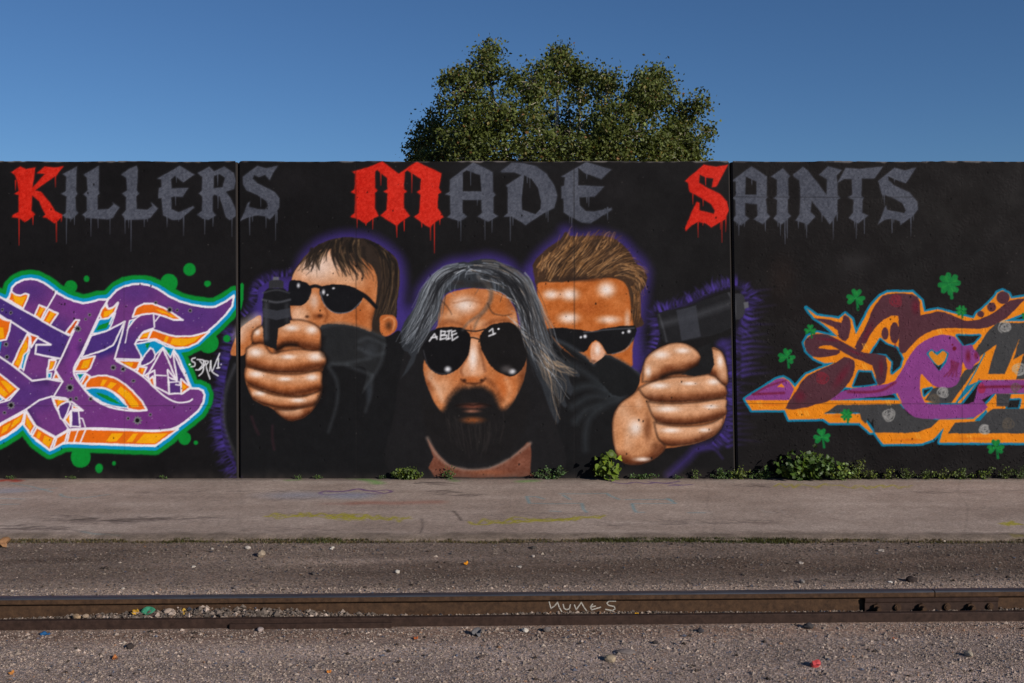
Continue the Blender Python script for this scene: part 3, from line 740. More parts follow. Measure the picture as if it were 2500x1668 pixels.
C.stroke([(395,900),(440,960),(470,1040)], 14, (232,196,170), 16, .7, clip=fc); C.stroke([(880,905),(900,980),(870,1060)], 16, (226,176,138), 18, .6, clip=fc); C.stroke([(460,555),(520,535),(600,560)], 16, (120,66,36), 14, .7, clip=fc); C.stroke([(740,560),(820,530),(900,535)], 16, (104,54,28), 14, .7, clip=fc); C.stroke([(650,560),(656,610)], 6, (110,58,30), 5, .7, clip=fc); C.stroke([(540,420),(640,400),(720,420)], 6, (150,86,48), 6, .6, clip=fc)
# full beard and closed mouth
C.fill([(350,980),(400,1060),(470,1100),(520,1010),(590,960),(660,950),(740,955),(810,1010),(850,1090),(920,1050),(1000,930),(1020,1080),(980,1260),(880,1400),(700,1460),(520,1420),(400,1300),(345,1150)], (24,22,23), 22, sm=True)
C.blob(665,1075,120,30,(120,62,44),.9); C.stroke([(560,1072),(620,1064),(665,1070),(720,1062),(780,1074)], 8, (22,12,10), 5, .95); C.blob(660,1108,80,18,(176,112,86),.7); C.blob(665,1165,110,34,(168,92,46),.75)
strands([[(480,1100),(500,1220),(540,1340)],[(600,1180),(620,1280),(640,1400)],[(740,1180),(740,1290),(720,1400)],[(860,1110),(860,1220),(820,1330)]], 60, [(44,40,39),(34,31,31),(58,52,50)], (3, 7), 18, 4, .5)
# glasses
C.stroke([(610,590),(680,598),(740,585)], 8, GL, 3); C.stroke([(630,640),(670,640),(720,655)], 8, GL, 3)
C.fill([(355,660),(385,610),(440,580),(520,570),(600,580),(645,620),(650,680),(630,760),(580,830),(500,875),(430,865),(370,810),(345,740)], (14,13,16), 3, sm=True)
C.fill([(715,620),(760,570),(830,545),(910,545),(970,590),(1000,660),(1010,760),(980,840),(920,885),(850,870),(780,820),(735,750),(712,680)], (20,18,19), 3, sm=True)
C.stroke([(350,720),(380,820),(450,868),(540,860)], 5, (110,110,116), 4, .5); C.blob(505,840,34,30,(240,240,245),.95); C.blob(915,855,38,28,(240,240,245),.95); C.blob(880,840,60,40,(110,104,104),.6)
# writing on the lenses
WH = (226, 226, 230)
for q in ([(388,660),(420,615),(436,648)], [(400,640),(436,634)], [(458,650),(462,595)], [(462,598),(490,600),(484,618),(464,624)], [(464,624),(500,624),(494,642),(458,650)], [(508,646),(514,596)], [(502,599),(528,593)], [(496,650),(522,643)], [(552,596),(530,602),(534,656),(568,634)], [(530,624),(560,612)],
          [(770,598),(790,582),(796,618)], [(768,628),(808,612)]):
    C.stroke(q, 8.5, WH, 3, 1, sm=False)
C.disc(829, 583, 7, 7, WH)
# grey hair
strands([[(640,200),(500,230),(420,330),(380,480),(300,620),(225,700)],[(640,170),(480,200),(380,300),(320,430),(250,560),(210,660)]], 110, [(58,62,67),(92,98,106),(126,133,142),(30,32,36),(150,156,164)], (4, 11), 28, 3, .85, wav=17)
strands([[(520,240),(460,320),(440,420),(420,520),(340,640),(300,740)],[(600,230),(500,300),(460,400),(440,500),(380,600),(290,720)]], 40, [(70,74,80),(110,116,124),(44,46,50)], (4, 9), 22, 3, .8, wav=14)
strands([[(620,230),(760,220),(880,290),(960,420),(1000,580),(1040,760),(1110,900)],[(680,180),(840,210),(960,300),(1030,440),(1080,600),(1140,740),(1230,800)],[(760,150),(900,200),(1010,280),(1070,400),(1120,560),(1180,700),(1260,820)]], 170, [(58,62,67),(92,98,106),(126,133,142),(30,32,36),(146,150,156),(104,94,86)], (4, 11), 30, 3, .85, wav=17)
strands([[(1060,700),(1090,800),(1120,900),(1160,1000),(1200,1190)],[(1080,700),(1150,800),(1230,860),(1280,940),(1250,1060)],[(1100,720),(1180,800),(1270,840),(1340,880)]], 46, [(120,112,104),(150,128,104),(180,150,120),(80,78,78)], (3, 8), 26, 2.6, .9, wav=16)
strands([[(640,190),(520,210),(440,290),(470,380)],[(660,200),(760,230),(800,300),(760,380)],[(700,180),(840,230),(900,320),(930,440)]], 46, [(120,128,138),(150,158,168),(70,75,82),(36,38,42)], (4, 10), 20, 3, .9, wav=20)
C.stroke([(700,250),(770,330),(770,400),(720,480),(640,540),(600,590)], 16, (96,92,90), 10, .85, w2=5); C.stroke([(760,280),(790,360),(760,450),(700,520),(670,590)], 14, (88,78,70), 9, .8, w2=4); C.stroke([(760,420),(790,480),(860,498),(910,490)], 8, (60,44,36), 5, .8, w2=3); C.stroke([(460,400),(500,440),(530,490)], 8, (60,44,36), 5, .8, w2=3)
C.blob(700,300,110,34,(40,34,32),.6); C.blob(580,290,70,30,(42,36,34),.6)
strands([[(640,180),(480,220),(400,320),(350,450),(280,590),(215,690)],[(620,200),(520,250),(450,330),(420,470),(360,600),(270,740)]], 34, [(176,182,190),(198,203,210)], (2.5, 5), 20, 2, .8, wav=18)
strands([[(680,170),(840,200),(960,290),(1030,430),(1080,600),(1130,760),(1220,860)],[(640,210),(780,240),(900,310),(980,450),(1010,620),(1050,780),(1120,960)],[(1060,700),(1110,820),(1190,900),(1250,980),(1270,1050)]], 46, [(176,182,190),(198,203,210),(196,172,146)], (2.5, 5), 24, 2, .8, wav=20)
strands([[(640,180),(480,220),(400,320),(350,450),(280,590),(215,690)],[(620,200),(520,250),(450,330),(420,470),(360,600),(270,740)]], 30, [(22,22,25),(30,31,35)], (4, 11), 24, 3, .85, wav=20)
strands([[(680,170),(840,200),(960,290),(1030,430),(1080,600),(1130,760),(1220,860)],[(640,210),(780,240),(900,310),(980,450),(1010,620),(1050,780),(1120,960)]], 44, [(22,22,25),(30,31,35)], (4, 11), 28, 3, .85, wav=22)
# shirt collar
C.fill([(375,1285),(420,1350),(500,1440),(620,1480),(760,1475),(900,1410),(980,1340),(1035,1310),(1030,1500),(1010,1525),(420,1525),(412,1400)], (112,66,50), 4, sm=2)
C.stroke([(375,1280),(430,1380),(520,1455),(640,1480),(780,1468),(920,1395),(1030,1312)], 14, (160,138,126), 10, .7); C.blob(760,1500,200,30,(150,86,56),.7); C.blob(960,1430,60,60,(128,78,60),.6)
C.fill([(430,1340),(520,1445),(640,1470),(760,1462),(900,1400),(990,1320),(900,1380),(760,1440),(600,1440),(500,1400)], (25,24,26), 10)
nolab()
skin = np.clip((C.c[..., 0] - C.c[..., 2] - 25)/40, 0, 1) * ((C.label == C.label.max()) | (C.label == C.label.max() - 1) | (C.label == C.label.max() - 2))
C.c += (skin*((nz3 - .5)*11 + (nz2 - .5)*12 + (rng.random(skin.shape) - .5)*9))[..., None]

# ---- left lettering piece
C.frame(*F2)
lab('painted_lettering', 'purple and orange wildstyle lettering with white, cyan and green outlines')
sil = [(-700,420),(-520,330),(-330,300),(-180,340),(-60,300),(40,340),(58,318),(72,262),(100,232),(150,210),(195,205),(240,212),(290,235),(340,270),(362,290),(420,325),(470,345),(530,360),(580,352),(630,338),(680,337),(700,325),(740,280),(800,250),(850,240),(900,238),(950,245),(1010,270),(1080,315),(1150,350),(1230,372),(1330,385),(1370,383),(1440,350),(1495,308),(1500,325),(1490,385),(1450,440),(1390,500),(1330,555),(1260,620),(1200,652),(1150,662),(1110,658),(1140,700),(1180,790),(1225,905),(1270,905),(1300,920),(1312,950),(1305,1000),(1270,1060),(1210,1110),(1140,1165),(1070,1230),(990,1285),(800,1280),(600,1272),(440,1265),(400,1270),(318,1312),(230,1250),(190,1195),(150,1140),(100,1185),(40,1225),(-60,1275),(-300,1240),(-560,1260),(-700,1100),(-640,800)]
GRN, CYN, WHT = (0, 132, 46), (0, 140, 190), (232, 226, 232)
P1, P2, P3 = (108, 54, 122), (82, 47, 117), (70, 44, 117)
OR, YE, OD = (224, 104, 14), (240, 164, 8), (206, 80, 16)
C.blob(1260,620,20,20,GRN)
for (x, y, rx, ry) in ((452,262,40,40), (1080,235,56,56), (1330,620,66,66), (1178,1230,40,42), (515,1350,64,66)): C.disc(x, y, rx, ry, GRN, 3)
C.fill(sil, GRN, 5, grow=19.5); C.fill(sil, CYN, 2, grow=8.5); C.fill(sil, WHT, 1.8, grow=0)
for (x, y, rx, ry) in ((552,212,18,20), (1210,153,40,40), (1325,243,21,20), (1447,593,23,23), (1250,1258,14,13), (632,1420,25,32), (728,1388,11,12)): C.disc(x, y, rx, ry, GRN, 4)
C.fill([(1533,250),(1545,236),(1556,250),(1552,340),(1540,395),(1530,400)], GRN, 3)
body = C.fill(sil, P1, 1.8, grow=-5, mask=True)
for (x, y, rx, ry, c, a) in ((200,290,160,110,P2,1), (240,560,300,160,P3,1), (50,700,160,240,P2,1), (150,950,330,150,P2,1), (1250,450,340,170,P2,1), (850,640,160,160,P2,1), (860,300,200,100,P2,.8), (1000,560,160,120,P2,.9), (700,620,160,90,P3,1), (880,1110,420,120,(110,46,120),.8), (480,700,80,320,(116,52,134),.8), (-300,700,300,400,P2,.8), (500,380,150,90,(116,52,134),.7)):
    C.blob(x, y, rx, ry, c, a, p=.6, clip=body)
def wl(pts, w=10.5, sm=True): C.stroke(pts, w*1.1, WHT, 1.7, 1, sm=sm)
def ob(pts, col=OR, sm=False, w=4.3, yel=None):
    C.fill(pts, col, 1.8, sm=sm, line=WHT, lw=w)
    for y in (yel or []): C.fill(y, YE, 1.8)
def shade(pts, w=30, c=(40, 26, 78), a=.65): C.stroke(pts, w, c, 22, a, clip=body)
# soft shading where bands cross
shade([(380,580),(400,660),(375,715)], 60); shade([(530,650),(545,700)], 50); shade([(640,690),(720,640),(770,540)], 40, (30,30,110), .8); shade([(225,870),(300,870)], 26); shade([(180,1060),(230,1140)], 26); shade([(320,700),(230,650)], 26)
# upper left
ob([(72,292),(95,310),(130,318),(160,306),(184,312),(178,335),(148,402),(52,345)], OR, yel=[[(82,312),(130,330),(170,320),(140,385),(95,365)]])
C.fill([(-10,322),(100,385),(230,455),(330,515),(440,572),(405,660),(378,720),(300,706),(226,690),(232,632),(325,632),(180,555),(60,490),(-20,430)], P3, 2)
wl([(-300,210),(-10,322),(100,385),(230,455),(330,515),(440,572),(500,478)], sm=False); wl([(-20,430),(40,470),(80,490),(180,555),(325,632),(232,632),(226,690),(300,706),(378,720)], sm=False)
ob([(250,380),(300,398),(262,472),(222,445)], OR, yel=[[(262,395),(285,402),(250,455),(236,446)]]); ob([(312,406),(370,433),(318,506),(270,480)], OR, yel=[[(325,420),(352,433),(312,490),(290,480)]])
wl([(364,292),(300,402)], 9, False)
ob([(482,472),(506,476),(450,568),(420,555)], OD)
ob([(-20,440),(20,470),(70,480),(60,540),(40,600),(-20,610)], OR, yel=[[(-20,520),(20,525),(28,590),(-20,595)]]); C.fill([(-20,615),(12,612),(0,680),(-20,690)], CYN)
ob([(176,560),(190,590),(186,655),(118,792),(78,762),(130,650)], OR, yel=[[(165,600),(178,640),(120,770),(95,755),(140,660)]]); ob([(192,565),(245,582),(198,652)], OD)
C.fill([(192,662),(150,700),(132,782),(152,792),(172,720)], CYN, line=WHT, lw=3)
wl([(-30,690),(78,762),(205,862),(300,850),(400,868),(352,795),(400,700),(450,590),(505,476)], sm=False)
wl([(186,655),(155,760),(150,800)], 6); wl([(378,720),(330,722),(300,790),(300,848)], 7, False)
ob([(315,728),(362,730),(338,792),(306,800)], OR, yel=[[(325,740),(345,742),(330,785),(316,788)]]); C.fill([(304,812),(330,812),(326,846),(304,842)], CYN, line=WHT, lw=3); ob([(340,850),(358,800),(380,852)], OR)
ob([(-20,805),(118,915),(38,985),(-20,945)], OR, yel=[[(0,860),(35,865),(95,912),(60,940)], [(0,890),(50,945),(30,965),(-5,940)]]); C.fill([(-20,950),(20,980),(-20,1005)], CYN, line=WHT, lw=3)
# middle
wl([(690,342),(640,432),(580,560),(520,690),(470,800),(525,900),(600,978),(700,1030),(830,1053),(937,1050)])
ob([(650,405),(680,372),(692,402),(722,394),(752,368),(735,422),(690,462),(650,472),(636,445)], OR, yel=[[(665,420),(700,412),(728,395),(715,432),(680,452),(660,455)]])
C.fill([(632,470),(690,466),(738,430),(692,552),(588,562)], CYN, line=WHT, lw=3.5); C.fill([(632,508),(700,486),(680,525),(615,540)], GRN)
C.fill([(582,572),(680,545),(797,484),(722,636),(650,672),(522,712)], P3, line=WHT, lw=4)
wl([(690,345),(676,380),(692,402),(722,394),(754,366),(700,500)], 9)
wl([(797,484),(780,560),(732,722),(900,727),(908,640),(862,628),(882,590),(920,548),(978,528)], 10, False)
ob([(846,456),(868,396),(920,370),(975,370),(1050,398),(1168,474),(1110,474),(1050,452),(980,432),(905,440)], OR, yel=[[(992,405),(1040,415),(1080,440),(1030,430)], [(1050,420),(1130,460),(1090,455)]])
C.fill([(828,478),(864,468),(818,525)], CYN, line=WHT, lw=3)
wl([(818,525),(800,620)], 6, False); wl([(905,440),(850,480),(812,540)], 7); wl([(980,432),(986,520)], 8, False); wl([(1022,442),(992,482)], 7, False)
ob([(972,535),(1050,562),(1120,580),(1220,578),(1338,548),(1262,620),(1200,648),(1120,652),(1050,622),(990,597),(942,600)], OR, yel=[[(1060,575),(1080,582),(1062,620),(1045,612)], [(1100,590),(1200,595),(1290,570),(1235,615),(1170,640),(1085,630)]])
ob([(945,598),(876,606),(912,556),(966,540)], OR, yel=[[(900,585),(925,560),(955,552),(940,585)]])
C.fill([(862,628),(910,618),(990,604),(1060,640),(1112,656),(1088,712),(1040,650),(985,702),(960,652),(912,722)], CYN, line=WHT, lw=3.5)
C.fill([(925,625),(960,620),(940,660)], GRN); C.fill([(1060,660),(1085,665),(1078,690)], GRN)
C.fill([(900,738),(960,655),(984,680),(986,720),(940,758),(902,766)], P2, sm=2, line=WHT, lw=3.5)
ob([(742,734),(896,737),(872,788),(850,792)], OR, yel=[[(790,745),(850,748),(840,775)]]); ob([(886,772),(938,775),(912,832),(872,806)], OR, yel=[[(900,785),(922,785),(905,815)]])
C.fill([(1040,655),(1128,862),(1070,792),(1080,946),(992,900),(986,796),(945,820)], P1, line=WHT, lw=4); wl([(986,826),(1062,830)], 7, False)
C.fill([(1105,680),(1218,906),(1168,942),(1082,946),(1074,840),(1130,860)], P2, line=WHT, lw=4)
ob([(1156,852),(1216,902),(1158,946)], OR, yel=[[(1165,880),(1192,903),(1168,918)]]); wl([(1080,872),(1142,868),(1152,892),(1122,886)], 7, False)
ob([(950,855),(978,832),(988,905),(965,885)], OR); ob([(925,828),(945,815),(950,850)], OD)
wl([(735,722),(790,760),(870,806),(930,850),(1000,918),(1060,968),(1130,1000),(1200,996),(1228,980)], 9)
ob([(575,842),(680,830),(760,860),(850,930),(936,1046),(822,1042),(790,990),(720,932),(650,905),(545,908)], OR, sm=2, yel=[[(655,855),(685,858),(660,895),(640,893)], [(705,870),(745,880),(710,915),(682,902)], [(770,895),(830,940),(880,1005),(890,1030),(840,1030),(810,985),(745,930)]])
C.fill([(545,918),(650,908),(730,942),(790,1002),(814,1036),(700,1020),(610,975)], CYN, sm=2, line=WHT, lw=3.5); C.fill([(610,938),(690,958),(775,1012),(700,994)], GRN, sm=2)
ob([(512,725),(606,705),(575,782),(555,802),(472,802)], OR, yel=[[(535,735),(580,725),(560,780),(515,785)]]); C.fill([(484,815),(548,812),(508,866)], CYN, line=WHT, lw=3); C.fill([(500,822),(525,822),(510,842)], GRN); ob([(552,818),(577,836),(530,898),(518,880)], OR)
# lower left
wl([(-300,1250),(-10,1142),(165,1046),(250,986),(330,962),(420,974),(470,1005),(530,1052),(456,1052),(450,1150)], 10, False); wl([(400,868),(345,958)], 9, False); wl([(-10,1005),(60,985),(120,915)], 9, False)
wl([(165,1046),(230,1150),(355,1220),(440,1172),(400,1110),(350,1022),(330,962)], 9, False)
ob([(340,975),(432,988),(362,1042)], OR, yel=[[(370,985),(405,990),(365,1020)]]); C.fill([(375,1025),(420,1000),(450,1010),(405,1115),(375,1070)], P2, sm=2, line=WHT, lw=3.5); ob([(412,1112),(450,1055),(450,1155)], OR, yel=[[(428,1105),(445,1080),(445,1135)]])
C.fill([(456,1052),(502,1056),(512,1156),(456,1152)], P2, line=WHT, lw=3.5); wl([(512,1100),(528,1105),(545,1156)], 7, False); ob([(462,1018),(492,1028),(520,1046),(462,1042)], OR)
ob([(448,1178),(560,1170),(800,1178),(1000,1184),(1136,1172),(990,1276),(800,1270),(428,1258)], OR, yel=[[(715,1198),(785,1198),(745,1250),(675,1250)], [(850,1198),(882,1198),(845,1252),(805,1252)], [(920,1200),(1070,1198),(990,1262),(870,1258)]])
wl([(500,1175),(470,1258)], 7, False); wl([(548,1172),(512,1258)], 9, False)
wl([(430,1172),(600,1165),(800,1172),(950,1180),(1100,1168),(1210,1105)], 10)
ob([(166,1060),(222,1150),(195,1204),(152,1142)], OR, yel=[[(170,1085),(205,1150),(192,1180),(168,1135)]]); ob([(236,1160),(350,1226),(318,1304),(204,1216)], OR, yel=[[(245,1185),(265,1195),(250,1235),(232,1225)], [(285,1210),(335,1235),(310,1285),(270,1255)]])
ob([(362,1226),(436,1180),(415,1252),(340,1296)], OR)
ob([(-300,1270),(-10,1152),(158,1060),(142,1130),(60,1202),(-20,1240),(-200,1268)], OR, yel=[[(90,1115),(145,1080),(125,1125),(65,1170)], [(20,1155),(70,1130),(45,1180),(5,1205)]])
# bullet holes and flecks
for (x, y, r) in [(70,428,11),(15,410,10),(45,710,13),(40,630,16),(130,610,11),(572,443,13),(548,470,11),(497,530,20),(512,603,11),(457,848,12),(447,906,24),(70,1018,24),(30,1066,13),(450,980,12),(486,976,12),(578,978,13),(722,778,18),(786,788,18),(852,863,12),(876,1115,26),(818,1103,13),(960,1077,13),(993,365,11),(1083,408,18),(1130,412,11),(1213,414,13),(-80,600,16),(-200,760,20)]:
    k = 9
    pts = [(x + r*(1.25 if i % 2 == 0 else .75)*math.cos(math.pi*i/k), y + r*(1.25 if i % 2 == 0 else .75)*math.sin(math.pi*i/k)) for i in range(2*k)]
    C.fill(pts, (118,116,120), 1.6); C.disc(x, y, r*.55, r*.55, (14,13,15), 2)
for i in range(150):
    x, y = random.uniform(-200, 1300), random.uniform(330, 1150)
    C.blob(x, y, 5, 5, (190,170,200), .7, clip=body)
# signature beside the piece
lab('painted_signature', 'small white hand-lettered signature beside the purple lettering')
for q in ([(1246,716),(1226,722),(1226,738),(1244,748),(1242,768),(1220,772)], [(1258,726),(1300,732),(1310,756),(1276,790),(1250,792)], [(1275,735),(1292,760),(1272,788)], [(1300,735),(1296,800),(1270,830)], [(1312,735),(1330,742),(1316,770),(1340,850)], [(1345,735),(1338,800)], [(1345,735),(1352,800),(1392,830)], [(1402,688),(1380,740),(1360,790),(1352,800)], [(1385,728),(1394,720),(1392,780)], [(1384,782),(1402,778)]):
    C.stroke(q, 7.5, (224,224,228), 2, 1)
C.disc(1210, 758, 6, 6, (224,224,228)); C.disc(1411, 758, 6, 6, (224,224,228))
nolab()

# ---- right lettering piece
C.frame(*F6)
RO, RP, RM, RG, RC, RR = (222, 128, 18), (128, 58, 126), (76, 42, 51), (58, 58, 60), (0, 116, 150), (104, 18, 40)
lab('painted_lettering', 'maroon, violet and orange lettering with cyan outline between painted clovers')
edge = [[(98,978),(300,850),(345,840),(385,862),(420,900),(490,820),(690,738),(740,900),(650,985),(1090,985),(1100,1010),(610,1070),(835,1072),(925,1195),(900,1195),(830,1132),(640,1132),(600,1106),(380,1112),(355,1050),(145,1052)],
        [(925,1190),(1310,1110),(1560,1105),(1700,945),(2700,945),(2700,1262),(1340,1258),(1368,1165),(1300,1240),(1230,1264),(982,1268)],
        [(540,460),(490,395),(560,445),(700,465),(740,432),(785,470),(810,560),(900,390),(960,320),(1010,295),(1170,295),(1230,350),(1245,420),(1330,405),(1430,430),(1560,465),(1580,430),(1610,410),(1650,370),(1690,330),(1710,300),(1745,285),(1785,305),(1800,335),(1882,325),(2000,330),(2000,400),(1860,440),(1760,480),(2700,490),(2700,860),(1590,860),(1480,1005),(1250,1005),(1110,1030),(1060,940),(740,905),(800,745),(690,745),(610,752),(540,720),(490,670),(476,620),(500,575),(560,552),(690,580),(600,500)]]
for p in edge: C.fill(p, RC, 2, grow=5)
for p in edge: C.fill(p, RO, 2, grow=-.5)
# dark openings in the piece
for p in ([(905,690),(965,600),(1000,630),(1070,655),(1105,720),(1090,770),(1040,810),(1045,740),(1000,690)], [(795,895),(830,805),(905,808),(920,850),(935,880),(870,890)], [(1455,575),(1600,575),(1560,620),(1500,635)], [(1790,985),(1855,985),(1845,1035),(1775,1035)], [(1240,920),(1290,910),(1245,955)]):
    C.fill(p, RC, 2, grow=4.5); C.fill(p, (24,23,25), 2)
# grey fills
for p in ([(606,1070),(690,1016),(1085,1010),(1150,1080),(1250,1102),(1340,1112),(1290,1160),(1200,1190),(1120,1196),(925,1192),(920,1100),(905,1130),(885,1100),(870,1135),(845,1110),(832,1066)],
          [(1400,1190),(1440,1130),(1580,1120),(1680,1040),(2700,1040),(2700,1198),(1400,1198)],
          [(1300,910),(1440,890),(1500,800),(1600,745),(1420,1002),(1330,1008),(1248,985)],
          [(1560,690),(1640,560),(1710,488),(1875,492),(2700,500),(2700,850),(1830,852),(1880,690),(1815,725),(1850,600),(1760,820),(1650,820),(1705,632),(1620,690),(1540,780)], [(1705,945),(1800,948),(1780,1028),(1705,1025)]):
    C.fill(p, RG, 2.5)
C.fill([(1450,1005),(1510,900),(1580,870),(1500,960)], RC, 2); C.fill([(1565,1118),(1640,1045),(1650,1060),(1600,1118)], RC, 2)
C.stroke([(1630,690),(1540,860),(1450,1000)], 8, RC, 2)
# violet
vm = C.fill([(100,975),(305,850),(345,846),(388,870),(414,915),(385,985),(105,985)], RP, 2, mask=True)
vio = C.fill([(640,985),(720,930),(840,905),(960,890),(1060,860),(1130,740),(1200,640),(1280,590),(1360,568),(1440,582),(1490,640),(1545,630),(1560,660),(1590,690),(1600,730),(1570,752),(1545,790),(1510,780),(1490,740),(1480,820),(1450,890),(1380,908),(1300,892),(1250,840),(1222,820),(1218,910),(1250,1000),(1330,1012),(1480,1012),(1560,995),(1585,900),(1620,862),(1680,858),(2700,858),(2700,942),(1690,944),(1650,1030),(1570,1092),(1450,1102),(1300,1106),(1180,1092),(1110,1030),(1075,945),(1000,958),(800,976)], RP, 2.2, sm=2, mask=True)
C.fill([(1270,690),(1290,670),(1325,690),(1360,668),(1392,690),(1380,740),(1340,790)], RC, 2, grow=3); C.fill([(1275,690),(1295,672),(1328,700),(1362,672),(1388,692),(1375,735),(1335,765),(1295,725)], (206,128,28), 2, sm=2); C.fill([(1300,745),(1335,772),(1362,752),(1340,800)], (26,25,27), 2)
C.blob(1525,705,28,66,RR,.9); C.blob(1575,700,22,40,RR,.8); C.disc(1437,657,12,14,RR); C.disc(1425,632,6,6,RR)
for i in range(4): C.stroke([(1420+i*14,735+i*6),(1415+i*12,790),(1372+i*26,835)], 10, RR, 5, .85, w2=4)
C.stroke([(160,945),(240,900),(360,862)], 10, RR, 5, .8); C.stroke([(150,948),(350,940)], 14, RR, 5, .8); C.stroke([(760,932),(880,935),(980,920),(1060,872)], 14, RR, 6, .85); C.disc(1610,912,26,32,(150,40,80)); C.stroke([(1600,905),(1700,900),(2000,898)], 16, RR, 5, .85)
C.fill([(310,900),(335,880),(355,905)], RO, 2)
# maroon
for p in ([(358,1040),(430,925),(500,830),(690,742),(735,710),(800,735),(792,820),(740,905),(640,988),(560,1012),(480,1035)],
          [(800,645),(860,540),(910,420),(960,340),(1010,308),(1170,308),(1218,360),(1225,440),(1330,420),(1420,440),(1500,478),(1600,470),(1700,420),(1790,350),(1885,338),(1860,370),(1760,470),(1640,525),(1560,530),(1420,525),(1300,540),(1200,600),(1125,682),(1095,682),(1082,640),(1078,450),(980,478),(900,570),(845,672)],
          [(482,620),(503,582),(560,562),(640,572),(720,612),(860,682),(1000,705),(1000,850),(980,880),(945,885),(912,765),(800,722),(700,662),(640,636),(585,640),(572,655),(640,662),(705,668),(690,695),(610,712),(530,708),(492,668)],
          [(540,462),(640,472),(715,490),(728,445),(760,455),(778,500),(770,560),(745,610),(700,585),(690,540),(620,500)]):
    C.fill(p, RM, 2.2, sm=2)
C.disc(995,560,24,40,RM); C.disc(1055,556,31,68,RM); C.disc(1748,332,42,40,RM); C.disc(1675,392,30,30,RM); C.disc(1605,437,22,20,RM)
C.fill([(1220,345),(1240,440),(1222,445)], RO, 2)
for (x, y, rx, ry, rot) in ((720,830,40,140,.6), (880,560,30,120,.5), (970,780,24,90,0), (1190,390,40,70,0), (640,600,120,16,.1), (800,680,90,14,.4), (450,960,60,60,.5), (1060,640,10,50,0)):
    C.blob(x, y, rx, ry, RR, .6, rot)
# orange brush ticks
for (x, y) in ((180,1010),(440,1070),(480,1070),(850,770),(1190,1215),(1520,1225),(1330,548),(1470,548),(850,640),(1000,1000)):
    for k in range(2): C.stroke([(x+k*16, y-14), (x+14+k*16, y+16)], 6, (240,176,70), 3, .7)
for (x, y, rx, ry) in ((270,1015,130,16),(1150,1240,160,14),(1600,1232,220,14),(700,1090,70,14),(1450,545,120,12)): C.blob(x, y, rx, ry, (196,92,14), .6)
def rose(x, y, r, col):
    for k in range(5):
        rr = r*(1 - k*.19); a0 = random.uniform(0, 6)
        pts = [(x + rr*(1+.1*math.sin(3*t+k))*math.cos(t+a0), y + rr*(1+.1*math.cos(2*t))*math.sin(t+a0)) for t in np.linspace(0, 5.2, 12)]
        C.stroke(pts, 5, col, 3, .85)
for (x, y, r) in ((1020,1080,38),(1365,936,34),(1757,517,38),(1850,790,40),(1630,1172,32)): rose(x, y, r, (176,174,170))
for (x, y, r) in ((1065,352,38),(593,845,38)): rose(x, y, r, (132,30,46))
for (x, y, r) in ((1310,980,34),(1780,1140,36),(1830,910,30)): rose(x, y, r, (92,82,70))
nolab()
def clover(x, y, s, n, rot, text):
    lab('painted_clover', text)
    tip = (x + s*.22*math.cos(rot+.3), y + s*1.0)
    C.stroke([(x, y), (x + s*.12, y + s*.4), tip], s*.12, (0,104,48), 2, 1, w2=s*.26)
    for k in range(n):
        a = rot - math.pi/2 + (k - (n-1)/2)*(2*math.pi/(4 if n == 4 else 3.4))
        cx, cy = math.cos(a), math.sin(a); px, py = -cy, cx
        L, W = s*.78, s*.46
        pts = [(x, y), (x+cx*L*.45+px*W*.75, y+cy*L*.45+py*W*.75), (x+cx*L*.85+px*W*.95, y+cy*L*.85+py*W*.95), (x+cx*L*1.05+px*W*.45, y+cy*L*1.05+py*W*.45), (x+cx*L*.82, y+cy*L*.82),
               (x+cx*L*1.05-px*W*.45, y+cy*L*1.05-py*W*.45), (x+cx*L*.85-px*W*.95, y+cy*L*.85-py*W*.95), (x+cx*L*.45-px*W*.75, y+cy*L*.45-py*W*.75)]
        C.fill(pts, (8,112,50), 2.2, sm=2)
        C.stroke([(x, y), (x+cx*L*.75, y+cy*L*.75)], 5, (40,140,60), 4, .6)
        C.blob(x+cx*L*.6, y+cy*L*.6, W*.8, W*.8, (38,134,52), .45)
    nolab()
clover(808,335,72,3,.12,'green painted clover at the top of the maroon arch'); clover(1405,245,88,4,.3,'large four-leaf painted clover'); clover(1480,415,44,4,.1,'small painted clover above the violet letter')
clover(518,540,46,3,0,'small painted clover on the maroon loop'); clover(368,710,66,3,.15,'painted clover near the wall joint'); clover(748,1080,48,4,0,'painted clover on the orange band'); clover(592,1220,66,3,-.1,'painted clover above the bush'); clover(1702,1288,66,3,0,'painted clover at the lower right')
clover(1905,445,46,3,.1,'painted clover cut by the frame')
C.frame()

# ---- weathering common to the whole wall
for (u, a) in ((867, 1.0), (1400, .9), (1399, .5), (2345, .7), (300, .35)):
    C.stroke([(u, 391), (u+1, 700), (u+3, 1170)], 1.2, (52,48,48), 1.6, .28*a, sm=False)
    C.stroke([(u+2, 391), (u+3, 700), (u+5, 1170)], 1.2, (10,9,10), 1.6, .5*a, sm=False)
for (v, u0_, u1_, a) in ((481, 1786, 2290, .8), (990, -300, 575, .5), (985, 1800, 2800, .6), (690, 2040, 2400, .3), (992, 590, 1780, .22)):
    C.stroke([(u0_, v), ((u0_+u1_)/2, v+1), (u1_, v)], 1.2, (12,10,11), 1.8, .7*a, sm=False)
C.c += (((nz2 - .5)*7 + (nz3 - .5)*6)[..., None]) * (0.35 + C.c/170.)
C.c *= (1 + (rng.random((C.h, C.w, 1)) - .5) * .07)
